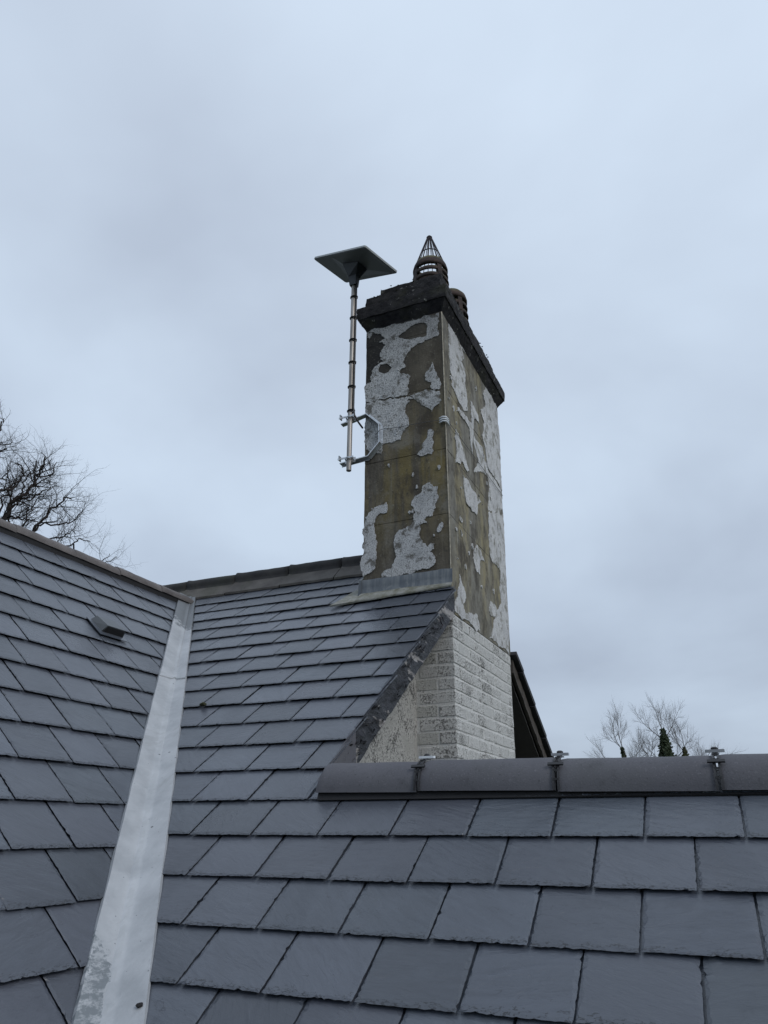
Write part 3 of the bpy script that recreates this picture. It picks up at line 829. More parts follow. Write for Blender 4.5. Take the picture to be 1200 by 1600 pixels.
# hooded vent on the left slope
b = MB()
base = [(2.935, 2.835), (3.112, 2.835), (3.112, 2.955), (2.935, 2.955)]
topq = [(2.958, 2.838, .050), (3.096, 2.838, .050), (3.090, 2.950, .034), (2.962, 2.950, .034)]
b.add([PB(p[0], p[1], -.01) for p in base] + [PB(*p) for p in topq], [(4, 5, 6, 7), (1, 2, 6, 5), (2, 3, 7, 6), (3, 0, 4, 7), (0, 1, 5, 4)])
vent = b.build('roof_vent', M_vent, house)
b = MB(); b.add([PB(2.948, 2.8335, .002), PB(3.102, 2.8335, .002), PB(3.090, 2.8365, .044), PB(2.966, 2.8365, .044), PB(2.948, 2.850, .002), PB(3.102, 2.850, .002), PB(3.090, 2.850, .044), PB(2.966, 2.850, .044)],
                [(0, 1, 2, 3), (4, 5, 1, 0), (1, 5, 6, 2), (2, 6, 7, 3), (3, 7, 4, 0)]); b.build('vent_mouth', M_gap, vent)  # black block stands in for the shade inside the vent opening
slab('vent_base', [PB(2.915, 2.80, .010), PB(3.130, 2.80, .010), PB(3.130, 2.96, .004), PB(2.915, 2.96, .004)], (-.002, 0, -.002), M_slate, vent)

# ------------------------------------------------------------------ chimney
chim = thing('chimney_stack', 'tall chimney stack with peeling white paint over olive stained render and a white brick base', 'chimney', (0, 0, 0))
XL, XR, YF = -2.018, -1.409, 4.189
def yb(z): return 5.545 + .052 * (z - 1.2)
def rough_ring(name, z0, z1, m, parent, cell=.04, amp=.003, grow0=0.0, grow1=0.0, seed=0, xl=XL, xr=XR, yf=YF, ybf=yb, sc=5, closed=True, smooth=True):
    """four walls of a masonry course with a wavering surface; grow pushes the walls out at the bottom and the top"""
    b = MB(); nz_ = max(1, int(round((z1 - z0) / cell)))
    loops = []
    def ring(z, g_):
        L = []; y1 = ybf(z) + g_; x0, x1, y0 = xl - g_, xr + g_, yf - g_
        for (a, c) in (((x0, y0), (x1, y0)), ((x1, y0), (x1, y1)), ((x1, y1), (x0, y1)), ((x0, y1), (x0, y0))):
            k = max(1, int(math.hypot(c[0] - a[0], c[1] - a[1]) / cell + .5)) if ring.k is None else ring.k[len(ring.ks)]
            ring.ks.append(k)
            for i in range(k): L.append((a[0] + (c[0] - a[0]) * i / k, a[1] + (c[1] - a[1]) * i / k, z))
        ring.k = ring.k or list(ring.ks); ring.ks = []
        return L
    ring.k = None; ring.ks = []
    cxm, cym = (xl + xr) / 2, (yf + ybf(z0)) / 2
    for i in range(nz_ + 1):
        f = i / nz_; z = z0 + (z1 - z0) * f
        L = ring(z, grow0 + (grow1 - grow0) * f)
        out = []
        for (x, y, zz) in L:
            d = amp * fnz((x, y, zz), sc, seed)
            if i in (0, nz_): d -= amp * .5
            dx = 1 if x > xr - .02 + min(0, grow0) else (-1 if x < xl + .02 - min(0, grow0) else 0); dy = 1 if y > ybf(zz) - .02 else (-1 if y < yf + .02 else 0)
            out.append((x + dx * d, y + dy * d, zz + amp * .8 * fnz((x, y, zz), sc, seed + 9) * (1 if i in (0, nz_) else 1)))
        loops.append(out)
    n_ = len(loops[0]); vs = [p for l in loops for p in l]; fs = []
    for i in range(nz_):
        for j in range(n_): k = (j + 1) % n_; fs.append((i * n_ + j, i * n_ + k, (i + 1) * n_ + k, (i + 1) * n_ + j))
    if closed:
        k0 = len(vs); vs.append((cxm, cym, z0)); vs.append((cxm, cym, z1))
        for j in range(n_):
            k = (j + 1) % n_; fs.append((k, j, k0)); fs.append((nz_ * n_ + j, nz_ * n_ + k, k0 + 1))
    b.add(vs, fs); me = b.mesh(name, smooth, True)
    if smooth: me.set_sharp_from_angle(angle=R(45))
    return obj(name, me, m, parent)
zs = [1.222, 1.885, 2.36, 2.863, 3.345, 3.50]
for i in range(5):
    o_ = rough_ring('render_course', zs[i] + .0016, zs[i + 1] - .0016, M_render, chim, .035, .0022, seed=i * 5.0)
rough_ring('core', -.9, 3.52, M_cap, chim, .3, 0, grow0=-.012, grow1=-.012)
# cornice and cap courses
yc = lambda z: 5.70
rough_ring('cornice', 3.495, 3.585, M_cap, chim, .025, .004, -.004, .048, 11, ybf=lambda z: 5.68, sc=16, smooth=False)
rough_ring('cornice', 3.586, 3.690, M_cap, chim, .018, .0045, .056, .058, 13, ybf=lambda z: 5.68, sc=22, smooth=False)
rough_ring('cap_course', 3.691, 3.800, M_cap, chim, .018, .0045, .004, .002, 17, yf=4.175, ybf=lambda z: 5.66, sc=22, smooth=False)
rough_ring('cap_course', 3.801, 3.885, M_cap, chim, .018, .005, -.01, -.012, 19, xl=-1.925, xr=-1.40, yf=4.21, ybf=lambda z: 5.60, sc=22, smooth=False)
rough_ring('flaunching', 3.886, 3.985, M_cap, chim, .03, .014, -.02, -.15, 23, xl=-1.915, xr=-1.39, yf=4.21, ybf=lambda z: 5.58, sc=9)
# a few tufts of moss on the cap edges
rr = random.Random(12); b = MB()
for i in range(90):
    e = rr.random(); lev = rr.choice([(3.69, -2.07, -1.352, 4.135), (3.80, -2.02, -1.40, 4.17), (3.885, -1.92, -1.40, 4.20)])
    if e < .45: p = Vector((rr.uniform(lev[1], lev[2]), lev[3] + rr.uniform(0, .02), lev[0] - .004))
    else: p = Vector((lev[2] + rr.uniform(-.02, 0), rr.uniform(lev[3], 5.6), lev[0] - .004))
    r0 = rr.uniform(.004, .010)
    vs = [p + Vector((r0 * math.cos(a) * rr.uniform(.7, 1.3), r0 * math.sin(a) * rr.uniform(.7, 1.3), 0)) for a in (0, 1.26, 2.5, 3.8, 5.0)] + [p + Vector((0, 0, r0 * rr.uniform(.5, 1.0))), p - Vector((0, 0, r0 * .6))]
    b.add(vs, [(j, (j + 1) % 5, 5) for j in range(5)] + [((j + 1) % 5, j, 6) for j in range(5)])
mo = b.build('moss', M_moss, chim, fix=False); mo['kind'] = 'stuff'

# peeling paint: islands of a thick old coat that still stick to the render
POLY = {"F":[[[-2.006,3.531],[-1.858,3.523],[-1.752,3.534],[-1.635,3.534],[-1.508,3.522],[-1.389,3.506],[-1.382,3.453],[-1.423,3.409],[-1.443,3.358],[-1.432,3.298],[-1.513,3.28],[-1.614,3.253],[-1.685,3.203],[-1.717,3.142],[-1.698,3.096],[-1.749,3.047],[-1.674,3.02],[-1.676,2.898],[-1.689,2.848],[-1.845,2.861],[-2.009,2.868],[-2.011,3.027],[-1.974,3.031],[-1.968,3.128],[-1.942,3.163],[-1.871,3.186],[-1.903,3.238],[-1.891,3.291],[-1.858,3.332],[-1.911,3.37],[-1.864,3.385],[-1.891,3.437],[-1.951,3.47]],[[-2.01,2.856],[-1.845,2.849],[-1.689,2.835],[-1.634,2.81],[-1.689,2.808],[-1.702,2.745],[-1.679,2.661],[-1.674,2.596],[-1.71,2.566],[-1.741,2.496],[-1.808,2.488],[-1.87,2.493],[-1.888,2.414],[-1.913,2.426],[-1.938,2.469],[-1.981,2.447],[-2.008,2.478]],[[-1.664,2.834],[-1.585,2.845],[-1.441,2.818],[-1.431,2.743],[-1.48,2.704],[-1.504,2.665],[-1.551,2.721],[-1.598,2.766]],[[-1.494,3.08],[-1.46,2.975],[-1.425,2.873],[-1.44,2.837],[-1.502,2.851],[-1.504,2.907],[-1.546,2.934],[-1.526,3.007]],[[-1.537,2.526],[-1.52,2.534],[-1.508,2.526],[-1.493,2.503],[-1.499,2.417],[-1.513,2.334],[-1.559,2.338],[-1.621,2.355],[-1.582,2.392],[-1.545,2.465]],[[-1.564,2.119],[-1.532,2.127],[-1.479,2.088],[-1.472,2.017],[-1.5,1.962],[-1.515,1.91],[-1.52,1.883],[-1.579,1.866],[-1.557,1.835],[-1.611,1.835],[-1.617,1.768],[-1.596,1.707],[-1.561,1.67],[-1.534,1.697],[-1.508,1.684],[-1.518,1.651],[-1.544,1.637],[-1.511,1.584],[-1.516,1.546],[-1.547,1.525],[-1.643,1.521],[-1.684,1.5],[-1.741,1.504],[-1.814,1.496],[-1.886,1.501],[-1.868,1.547],[-1.813,1.557],[-1.79,1.616],[-1.795,1.706],[-1.78,1.794],[-1.752,1.821],[-1.684,1.838],[-1.651,1.864],[-1.637,1.931],[-1.668,1.983],[-1.658,2.018],[-1.611,2.052],[-1.588,2.099]],[[-1.941,2.012],[-1.85,2.039],[-1.845,1.962],[-1.912,1.955],[-1.935,1.912],[-1.92,1.77],[-1.929,1.636],[-1.937,1.57],[-2.021,1.528],[-2.027,1.815],[-2.007,1.952]],[[-1.492,1.779],[-1.46,1.828],[-1.447,1.817],[-1.461,1.774],[-1.484,1.76]],[[-2.012,3.518],[-1.965,3.474],[-1.991,3.423],[-2.01,3.458]]],"Fh":[[[-1.753,3.381],[-1.688,3.412],[-1.611,3.446],[-1.535,3.429],[-1.524,3.383],[-1.531,3.314],[-1.6,3.32],[-1.689,3.33],[-1.741,3.355]],[[-1.949,3.137],[-1.923,3.179],[-1.858,3.171],[-1.806,3.112],[-1.845,3.073],[-1.896,3.073],[-1.935,3.098]]],"R":[[[4.336,3.523],[4.487,3.555],[4.68,3.542],[4.744,3.569],[4.651,3.469],[4.681,3.398],[4.613,3.325],[4.688,3.298],[4.699,3.231],[4.671,3.17],[4.716,3.067],[4.718,2.932],[4.615,2.882],[4.487,2.908],[4.349,2.95],[4.364,3.028],[4.328,3.089],[4.324,3.226],[4.324,3.397]],[[5.288,3.539],[5.381,3.53],[5.628,3.514],[5.654,3.273],[5.662,3.004],[5.617,2.645],[5.453,2.679],[5.221,2.677],[5.162,2.838],[5.088,2.919],[5.184,3.088],[5.084,3.155],[5.243,3.29],[5.188,3.369]],[[4.82,3.089],[4.901,3.084],[5.002,3.05],[5.012,2.982],[4.904,2.969],[4.846,2.851],[4.788,2.6],[4.744,2.702],[4.738,2.795],[4.549,2.805],[4.437,2.784],[4.48,2.842],[4.631,2.863],[4.809,2.874]],[[4.401,2.619],[4.452,2.607],[4.517,2.548],[4.6,2.483],[4.676,2.414],[4.605,2.382],[4.5,2.41],[4.369,2.336],[4.401,2.465],[4.375,2.541]],[[4.522,2.306],[4.633,2.317],[4.741,2.287],[4.898,2.288],[4.956,2.272],[4.844,2.2],[4.81,2.11],[4.713,2.097],[4.569,2.114],[4.529,2.222]],[[4.858,2.801],[5.069,2.807],[5.097,2.72],[5.217,2.654],[5.45,2.663],[5.619,2.631],[5.6,2.46],[5.147,2.281],[5.172,2.415],[5.235,2.512],[5.164,2.608],[4.806,2.46],[4.948,2.594],[4.899,2.667],[4.844,2.71]],[[5.143,2.259],[5.611,2.443],[5.594,2.157],[5.558,1.802],[5.54,1.471],[5.497,1.22],[5.321,1.237],[4.99,1.236],[5.198,1.462],[5.36,1.603],[5.336,1.699],[5.385,1.817],[5.353,1.88],[5.195,1.862],[5.117,1.901],[5.104,2.052]],[[4.708,1.813],[4.792,1.872],[4.884,1.848],[4.955,1.797],[4.853,1.777],[4.821,1.652],[4.739,1.657],[4.677,1.731]],[[4.356,1.517],[4.399,1.464],[4.46,1.427],[4.471,1.387],[4.398,1.335],[4.44,1.282],[4.527,1.304],[4.651,1.324],[4.706,1.338],[4.744,1.237],[4.619,1.229],[4.452,1.243],[4.23,1.239],[4.191,1.29],[4.305,1.352]],[[5.067,1.531],[5.17,1.528],[5.226,1.494],[5.151,1.438],[5.025,1.418],[5.013,1.463]],[[4.409,1.954],[4.477,1.951],[4.463,1.922],[4.411,1.917]],[[4.413,1.851],[4.462,1.833],[4.435,1.806]],[[4.305,1.822],[4.345,1.831],[4.325,1.801]]]}
def roughen(poly, amp, depth, seed):
    rr = random.Random(seed); pts = [Vector((p[0], p[1])) for p in poly]
    for d in range(depth):
        out = []
        for i in range(len(pts)):
            p, q = pts[i], pts[(i + 1) % len(pts)]; L = (q - p).length
            out.append(p)
            if L > .007:
                n_ = Vector((-(q.y - p.y), q.x - p.x)).normalized()
                out.append((p + q) / 2 + n_ * max(-1.3, min(1.3, rr.gauss(0, 1))) * min(L * amp, .010))
        pts = out
    return pts
def paint_patch(outer, holes, face, seed, m):
    O = roughen(outer, .14, 5, seed); Hs = [roughen(h, .09, 4, seed + 50 + i) for i, h in enumerate(holes)]
    def P(q, d):
        if face == 'F': return Vector((q.x, YF - d, q.y))
        return Vector((XR + d, q.y * 0 + q.x, q.y))
    rr = random.Random(seed); loops = [O] + Hs
    flatl = [q for l in loops for q in l]; n_ = len(flatl)
    tr = tessellate_polygon([[Vector((q.x, q.y, 0)) for q in l] for l in loops])
    hs = [.0036 + .0004 * (seed % 9) + (.004 if seed >= 100 else 0) for _ in flatl]
    vs = [P(q, h) for q, h in zip(flatl, hs)] + [P(q, -.006) for q in flatl]
    fs = [tuple(t) for t in tr]
    k = 0
    for l in loops:
        for i in range(len(l)): a, b_ = k + i, k + (i + 1) % len(l); fs.append((a, b_, n_ + b_, n_ + a))
        k += len(l)
    me = bpy.data.meshes.new('paint_patch'); me.from_pydata(vs, [], fs)
    bm = bmesh.new(); bm.from_mesh(me); bmesh.ops.recalc_face_normals(bm, faces=bm.faces); bm.to_mesh(me); bm.free()
    return obj('paint_patch', me, m, chim)
for i, p in enumerate(POLY['F']):
    p = [(min(max(x, XL + .002), XR - .02), min(z, 3.488)) for x, z in p]
    paint_patch(p, [POLY['Fh'][0], [(x * .8 - .358, z * .8 + .622) for x, z in POLY['Fh'][1]]] if i == 0 else [], 'F', i + 1, M_paint)
for i, p in enumerate(POLY['R']):
    p = [(min(max(y, YF + .02), yb(z) - .004), min(z, 3.488)) for y, z in p]
    paint_patch(p, [], 'R', i + 31, M_paintR)
rr = random.Random(77)
for i in range(60):       # small leftover flakes
    face = 'R' if i % 3 else 'F'
    a = rr.uniform(4.24, 5.45) if face == 'R' else rr.uniform(-1.98, -1.45); z = rr.uniform(1.5, 3.3)
    r0 = rr.uniform(.004, .018)
    pl = [(a + r0 * math.cos(t) * rr.uniform(.4, 1), z + r0 * 1.9 * math.sin(t) * rr.uniform(.4, 1)) for t in [k * 2 * math.pi / 6 for k in range(6)]]
    paint_patch(pl, [], face, 100 + i, M_paint if face == 'F' else M_paintR)
# corner bead: a raised pale arris
b = MB(); b.tube([(XR + .002 + .0015 * fnz((0, 0, z * 3), 4), YF - .002, z) for z in [1.24 + k * .05 for k in range(46)]], [.0030 + .0018 * abs(nz((0, 0, k), .9)) for k in range(46)], 6)
b.build('corner_bead', M_mortar2, chim, smooth=True)

# brick base
rough_ring('mortar_bed', -.9, 1.222, M_mortar, chim, .04, .0007, grow0=-.0042, grow1=-.0042, xl=-1.70, seed=3, sc=20)
brick_variants = {}
def brick_mesh(lx, ly, lz, k):
    key = (round(lx, 3), round(ly, 3), k)
    if key in brick_variants: return brick_variants[key]
    rr = random.Random(hash(key) & 0xffff); bm = bmesh.new(); bmesh.ops.create_cube(bm, size=1)
    for v in bm.verts: v.co = Vector((v.co.x * lx, v.co.y * ly, v.co.z * lz))
    bmesh.ops.bevel(bm, geom=list(bm.edges), offset=.004, segments=1, affect='EDGES')
    for v in bm.verts: v.co += Vector((rr.gauss(0, .0011), rr.gauss(0, .0011), rr.gauss(0, .0014)))
    me = bpy.data.meshes.new('brick'); bm.to_mesh(me); bm.free(); brick_variants[key] = me
    return me
PIT = .0775; BH = .0655
rr = random.Random(5)
bi = 0
def put_brick(x0, x1, y0, y1, z, k, m):
    global bi
    me = brick_mesh(x1 - x0, y1 - y0, BH, k)
    o = bpy.data.objects.new('brick', me); col.objects.link(o); o.parent = chim
    if not me.materials: me.materials.append(m)
    o.location = ((x0 + x1) / 2 + rr.gauss(0, .0008), (y0 + y1) / 2 + rr.gauss(0, .0008), z + rr.gauss(0, .0010)); bi += 1
for c in range(15):
    zc = 1.218 - PIT * (c + .5)
    odd = c % 2
    if odd:      # stretcher face on the side, header on the front
        put_brick(XR - .102, XR, YF, YF + .215, zc, c % 4, M_brick)
        put_brick(-1.672, XR - .112, YF, YF + .1, zc, 10 + c % 4, M_brickF)
        y = YF + .225
        seq = []
    else:
        put_brick(XR - .225, XR, YF, YF + .1025, zc, c % 4, M_brick)
        y = YF + .1125
    j = 0
    end = yb(zc) - .012
    while y < end - .03:
        l = .215 if (c % 5) else .1025
        y1 = min(y + l, end)
        if end - y1 < .05: y1 = end
        put_brick(XR - .1, XR, y, y1, zc, (c * 3 + j) % 5, M_brick); y = y1 + .010; j += 1
# lead apron flashing
b = MB(); vs = []; fs = []; nx_ = 26
for i in range(nx_ + 1):
    x = -2.030 + (.634) * i / nx_
    wv = .003 * fnz((x, 0, 0), 9, 2)
    s_low = 4.085 + .085 * i / nx_
    rows = [Vector((x, YF - .002, 1.507 + .004 * fnz((x, 1, 0), 14, 1))), Vector((x, YF - .008 + wv, 1.500)), Vector((x, YF - .010 + wv, 1.455)), Vector((x, YF - .014 + wv, 1.412 + .006 * fnz((x, 0, 0), 5, 3)))]
    sj = (YF - .02 - .7888) / ca
    rows += [PA(x, sj, .020), PA(x, (sj + s_low) / 2, .016 + wv), PA(x, s_low + .008 * fnz((x, 2, 0), 7, 3), .013), PA(x, s_low + .008 * fnz((x, 2, 0), 7, 3), .003)]
    vs += rows
m_ = 8
for i in range(nx_):
    for j in range(m_ - 1): fs.append((i * m_ + j, (i + 1) * m_ + j, (i + 1) * m_ + j + 1, i * m_ + j + 1))
me = bpy.data.meshes.new('flashing'); me.from_pydata(vs, [], fs); me.materials.append(M_lead); me.materials.append(M_lead2)
for p in me.polygons:
    p.use_smooth = True
    if p.center.z < 1.41: p.material_index = 1
obj('flashing', me, None, chim)
# the lead turned round the left corner onto the slope
b = MB(); P = [(-2.195, 4.060), (-2.10, 4.075), (-2.03, 4.09), (-2.02, 4.20), (-2.02, 4.62), (-2.045, 4.60), (-2.085, 4.42), (-2.12, 4.30), (-2.16, 4.16)]
q = [PA(x, s, .014 + .004 * fnz((x, s, 0), 8, 1)) for x, s in P]
b.add(q + [p - Vector((0, -.006, .010)) for p in q], [tuple(range(9))] + [((i + 1) % 9, i, 9 + i, 9 + (i + 1) % 9) for i in range(9)]); b.build('flashing', M_lead2, chim)
b = MB(); b.add([Vector((-2.024, 4.17, 1.50)), Vector((-2.024, 4.17, 1.385)), Vector((-2.026, 4.60, 1.70)), Vector((-2.026, 4.60, 1.80)), Vector((-2.038, 4.165, 1.50)), Vector((-2.045, 4.165, 1.385)), Vector((-2.036, 4.60, 1.70)), Vector((-2.034, 4.60, 1.80))],
                [(4, 5, 6, 7), (0, 3, 2, 1), (0, 4, 7, 3), (0, 1, 5, 4)]); b.build('flashing', M_lead, chim)

# ------------------------------------------------------------------ chimney pots and the wire bird guard
def pot(px, py, z0, r0, h, label, dome, seed):
    t = thing('chimney_pot', label, 'chimney pot', (px, py, z0), 'louvred chimney pots')
    b = MB(); b.lathe([(r0 * .98, 0), (r0 * 1.0, h * .30), (r0 * .86, h * .30), (r0 * .84, 0)], 32); b.build('base', M_clay, t, True)
    nr = 3
    for i in range(nr):
        zc = h * (.40 + .155 * i); rr_ = r0 * (1.02 - .03 * i)
        b = MB(); b.lathe([(rr_ * .84, .030), (rr_ * .84, .008), (rr_ * 1.02, -.032), (rr_ * 1.05, -.012), (rr_ * 1.01, .012), (rr_ * .84, .030)], 32, (0, 0, zc)); b.build('louvre', M_clay, t, True)
    for k in range(4):
        a = R(52 + 90 * k); b = MB(); w_ = .020
        d = Vector((math.cos(a), math.sin(a), 0)); q = Vector((-d.y, d.x, 0))
        P = []
        for z in (h * .27, h * .52, h * .80):
            ro = r0 * (1.05 if z < h * .7 else .97)
            P += [d * (ro - .03) - q * w_ + Vector((0, 0, z)), d * ro - q * w_ + Vector((0, 0, z)), d * ro + q * w_ + Vector((0, 0, z)), d * (ro - .03) + q * w_ + Vector((0, 0, z))]
        b.add(P, [(i * 4 + j, i * 4 + (j + 1) % 4, i * 4 + 4 + (j + 1) % 4, i * 4 + 4 + j) for i in range(2) for j in range(4)]); b.build('post', M_clay, t)
    if dome: prof = [(r0 * .99, h * .80), (r0 * 1.0, h * .85), (r0 * .92, h * .93), (r0 * .70, h * 1.0), (r0 * .35, h * 1.04), (0, h * 1.05), (0, h * .98), (r0 * .80, h * .86), (r0 * .84, h * .80), (r0 * .99, h * .80)]
    else: prof = [(r0 * .99, h * .80), (r0 * 1.0, h * .85), (r0 * .94, h * .93), (r0 * .84, h * 1.0), (r0 * .76, h * 1.0), (r0 * .76, h * .97), (r0 * .80, h * .86), (r0 * .84, h * .80), (r0 * .99, h * .80)]
    b = MB(); b.lathe(prof, 36); b.build('rim', M_clay, t, True)
    return t
POT1 = (-1.632, 4.60, 3.895); pot(*POT1, .146, .445, 'sooty louvred terracotta pot nearest the antenna, under the wire cone', False, 1)
POT2 = (-1.650, 5.20, 3.93); pot(*POT2, .142, .56, 'squat louvred pot with a closed domed top, right of the wire cone', True, 2)
bg_ = thing('bird_guard', 'pointed wire cone cage set in the top of the front chimney pot', 'bird guard', (POT1[0], POT1[1], POT1[2] + .440))
H_ = .328; r_b = .120
for k in range(18):
    a = 2 * math.pi * k / 18; b = MB()
    b.tube([(r_b * 1.05 * math.cos(a), r_b * 1.05 * math.sin(a), -.05), (r_b * math.cos(a), r_b * math.sin(a), 0), (.018 * math.cos(a), .018 * math.sin(a), H_ - .022), (.010 * math.cos(a), .010 * math.sin(a), H_ - .006), (0, 0, H_)], .0034, 5)
    b.build('wire', M_wire, bg_)
for z, q in ((.105, .0028), (.112, .0028), (H_ - .02, .0045), (.0, .003)):
    rr_ = r_b + (.014 - r_b) * z / H_
    b = MB(); b.tube([(rr_ * math.cos(t * R(18)), rr_ * math.sin(t * R(18)), z) for t in range(21)], q, 5, False); b.build('hoop', M_wire, bg_)

# ------------------------------------------------------------------ antenna on a mast held by a bracket
ant = thing('satellite_antenna', 'flat grey rectangular panel antenna on a banded steel mast beside the chimney', 'antenna', (-2.108, 4.12, 2.342))
org = Vector((-2.108, 4.12, 2.342))
EA = Matrix.Rotation(-.282, 3, 'Z') @ Matrix.Rotation(.361, 3, 'Y') @ Matrix.Rotation(3.158, 3, 'X')     # its local +Z points down
PC = Vector((-2.086, 4.103, 4.097)) - org
def panel_mesh(hw, hh, z0, z1, r_=.018, inner=0.0):
    vs = []
    for z in (z0, z1):
        for (sx, sy, a0) in ((1, 1, 0), (-1, 1, 90), (-1, -1, 180), (1, -1, 270)):
            for k in range(5):
                a = R(a0 + 22.5 * k); vs.append((sx * (hw - r_) + r_ * math.cos(a), sy * (hh - r_) + r_ * math.sin(a), z))
    n_ = len(vs) // 2
    return vs, [tuple(range(n_ - 1, -1, -1)), tuple(range(n_, 2 * n_))] + [(i, (i + 1) % n_, n_ + (i + 1) % n_, n_ + i) for i in range(n_)]
def place(b, name, m, parent=ant, **k):
    b.v = [tuple(PC + EA @ Vector(v)) for v in b.v]; return b.build(name, m, parent, **k)
b = MB(); b.add(*panel_mesh(.297, .1915, -.014, 0)); pn = place(b, 'panel', M_ant_edge)
b = MB(); hw, hh = .291, .186        # shallow facets of the underside
vs, fs = panel_mesh(hw, hh, .0005, .0045)
b.add(vs, fs); place(b, 'back_cover', M_ant, pn, )
b = MB(); b.add([(-.20, -.12, .0046), (.29 * .9, -.17, .0046), (.26, .15, .0046), (-.10, .17, .0046), (-.09, -.05, .011), (.09, -.07, .011), (.09, .06, .011), (-.07, .06, .011)],
                [(4, 5, 6, 7), (0, 1, 5, 4), (1, 2, 6, 5), (2, 3, 7, 6), (3, 0, 4, 7)])
place(b, 'back_facet', M_ant, pn)
mtop = Vector((-2.100, 4.12, 3.955)) - org
b = MB()
c0 = [PC + EA @ Vector(p) for p in ((-.085, -.075, .016), (.095, -.055, .016), (.100, .060, .016), (-.060, .078, .016))]
c1 = [mtop + Vector(p) for p in ((-.030, .034, .045), (.036, .030, .050), (.034, -.034, .040), (-.034, -.032, .035))]
c2 = [mtop + Vector(p) for p in ((-.026, .026, -.045), (.026, .026, -.045), (.026, -.026, -.045), (-.026, -.026, -.045))]
b.add(c0 + c1 + c2, [(0, 1, 2, 3), (8, 9, 10, 11)] + [(i + 4 * k, (i + 1) % 4 + 4 * k, (i + 1) % 4 + 4 * k + 4, i + 4 * k + 4) for k in range(2) for i in range(4)])
b.build('mount', M_mount, ant)
b = MB(); b.lathe([(0, -.045), (.0155, -.045), (.0180, -.043), (.0180, 1.60), (0, 1.60)], 20); b.v = [tuple(Vector(v) + (Vector((v[2] * .0045, 0, 0)))) for v in b.v]
def mast_mat():
    M = Mat('dull_steel_tube', .48, .5, .6)
    st = M.noise(20, 5, .6, None, (3, 3, .12)); r_ = M.noise(6, 5, .7)
    c = M.mix(M.ramp(st, [(.38, 0), (.62, 1)]), (.14, .13, .12), (.40, .38, .36))
    c = M.mix(M.ramp(r_, [(.58, 0), (.68, .6)]), c, (.16, .12, .10)); M.color(c); M.bump((st, .15, .001)); return M.m
b.build('mast', mast_mat(), ant, smooth=True).data.set_sharp_from_angle(angle=R(40))
ang = R(-8); dx, dy = .0262 * math.cos(ang), .0275 * math.sin(ang)
b = MB(); pts = [(dx + z * .0045, dy, z) for z in [1.61 - k * .05 for k in range(24)]]
pts += [(.04, -.01, .39), (.06, .02, .34), (.075, .06, .31)]
b.tube(pts, .0072, 7); b.build('cable', M_black, ant, smooth=True)
for z in (3.798, 3.600, 3.395, 3.193, 2.981, 2.777):
    z -= 2.342; b = MB(); L = [(z * .0045 + .005 + (.0262) * math.cos(t * R(20)), (.0235) * math.sin(t * R(20)), z) for t in range(19)]
    b.tube([(p[0], p[1], p[2] - .003) for p in L], .0042, 4, False); b.tube([(p[0], p[1], p[2] + .004) for p in L], .0042, 4, False)
    b.box(z * .0045 + .031, z * .0045 + .038, -.006, .002, z - .005, z + .005)
    b.build('cable_tie', M_black, ant)
# bent strap bracket, flat against the stack's front
pts = [(-2.195, 2.705), (-2.10, 2.722), (-1.992, 2.745), (-1.892, 2.640), (-1.888, 2.495), (-1.976, 2.400), (-2.10, 2.392), (-2.195, 2.385)]
b = MB(); vs = []
W0, TH = .042, .0035
for i, (x, z) in enumerate(pts):
    p = Vector((x, z)); a_ = (Vector(pts[min(i + 1, 7)]) - Vector(pts[max(i - 1, 0)])).normalized(); n_ = Vector((-a_.y, a_.x))
    wall = i in (3, 4)
    y0, y1 = (YF - .004 - W0, YF - .004)
    vs += [(x + n_.x * TH, y0, z + n_.y * TH), (x + n_.x * TH, y1, z + n_.y * TH), (x - n_.x * TH, y1, z - n_.y * TH), (x - n_.x * TH, y0, z - n_.y * TH)]
fs = [(i * 4 + j, i * 4 + (j + 1) % 4, i * 4 + 4 + (j + 1) % 4, i * 4 + 4 + j) for i in range(7) for j in range(4)] + [(3, 2, 1, 0), (28, 29, 30, 31)]
b.add([Vector(v) - org for v in vs], fs)
# stiffening flange along the outer edge
for i in range(7):
    (x0, z0), (x1, z1) = pts[i], pts[i + 1]
    a_ = (Vector((x1, z1)) - Vector((x0, z0))).normalized(); n_ = Vector((-a_.y, a_.x)) * -.016
    q = [Vector((x0, YF - .006, z0)), Vector((x1, YF - .006, z1)), Vector((x1 - n_.x, YF - .006, z1 - n_.y)), Vector((x0 - n_.x, YF - .006, z0 - n_.y))]
    b.add([p - org for p in q] + [p - org - Vector((0, .004, 0)) for p in q], [(0, 1, 2, 3), (7, 6, 5, 4), (0, 4, 5, 1), (1, 5, 6, 2), (2, 6, 7, 3), (3, 7, 4, 0)])
br = b.build('bracket', M_galv, ant)
for z in (2.722, 2.390):
    b = MB(); L = [(math.cos(R(t)) * .027, math.sin(R(t)) * .027 - .002, 0) for t in range(180, 361, 20)]
    zz = z - 2.342
    P = [(L[0][0], .055, zz)] + [(p[0], p[1], zz) for p in L] + [(L[-1][0], .055, zz)]
    b.tube(P, .0042, 6); b.build('u_bolt', M_galv, br)
    b = MB()
    for sx in (-.027, .027):
        b.lathe([(0, 0), (.010, 0), (.010, .009), (0, .009)], 6, (0, 0, 0)); k = len(b.v) - 24
        b.v[k:] = [(v[0] + sx, .022 + v[2], zz + v[1]) for v in b.v[k:]]
    b.build('nuts', M_screw, br)
    b = MB(); b.box(-.040, .040, .018, .023, zz - .020, zz + .020); b.build('clamp_plate', M_galv, br)
    b = MB(); b.box(-.075, .045, -.030, -.024, zz - .006, zz + .006); b.box(-.06, -.052, -.05, -.02, zz - .02, zz + .015); b.build('clamp_jaw', M_galv, br)

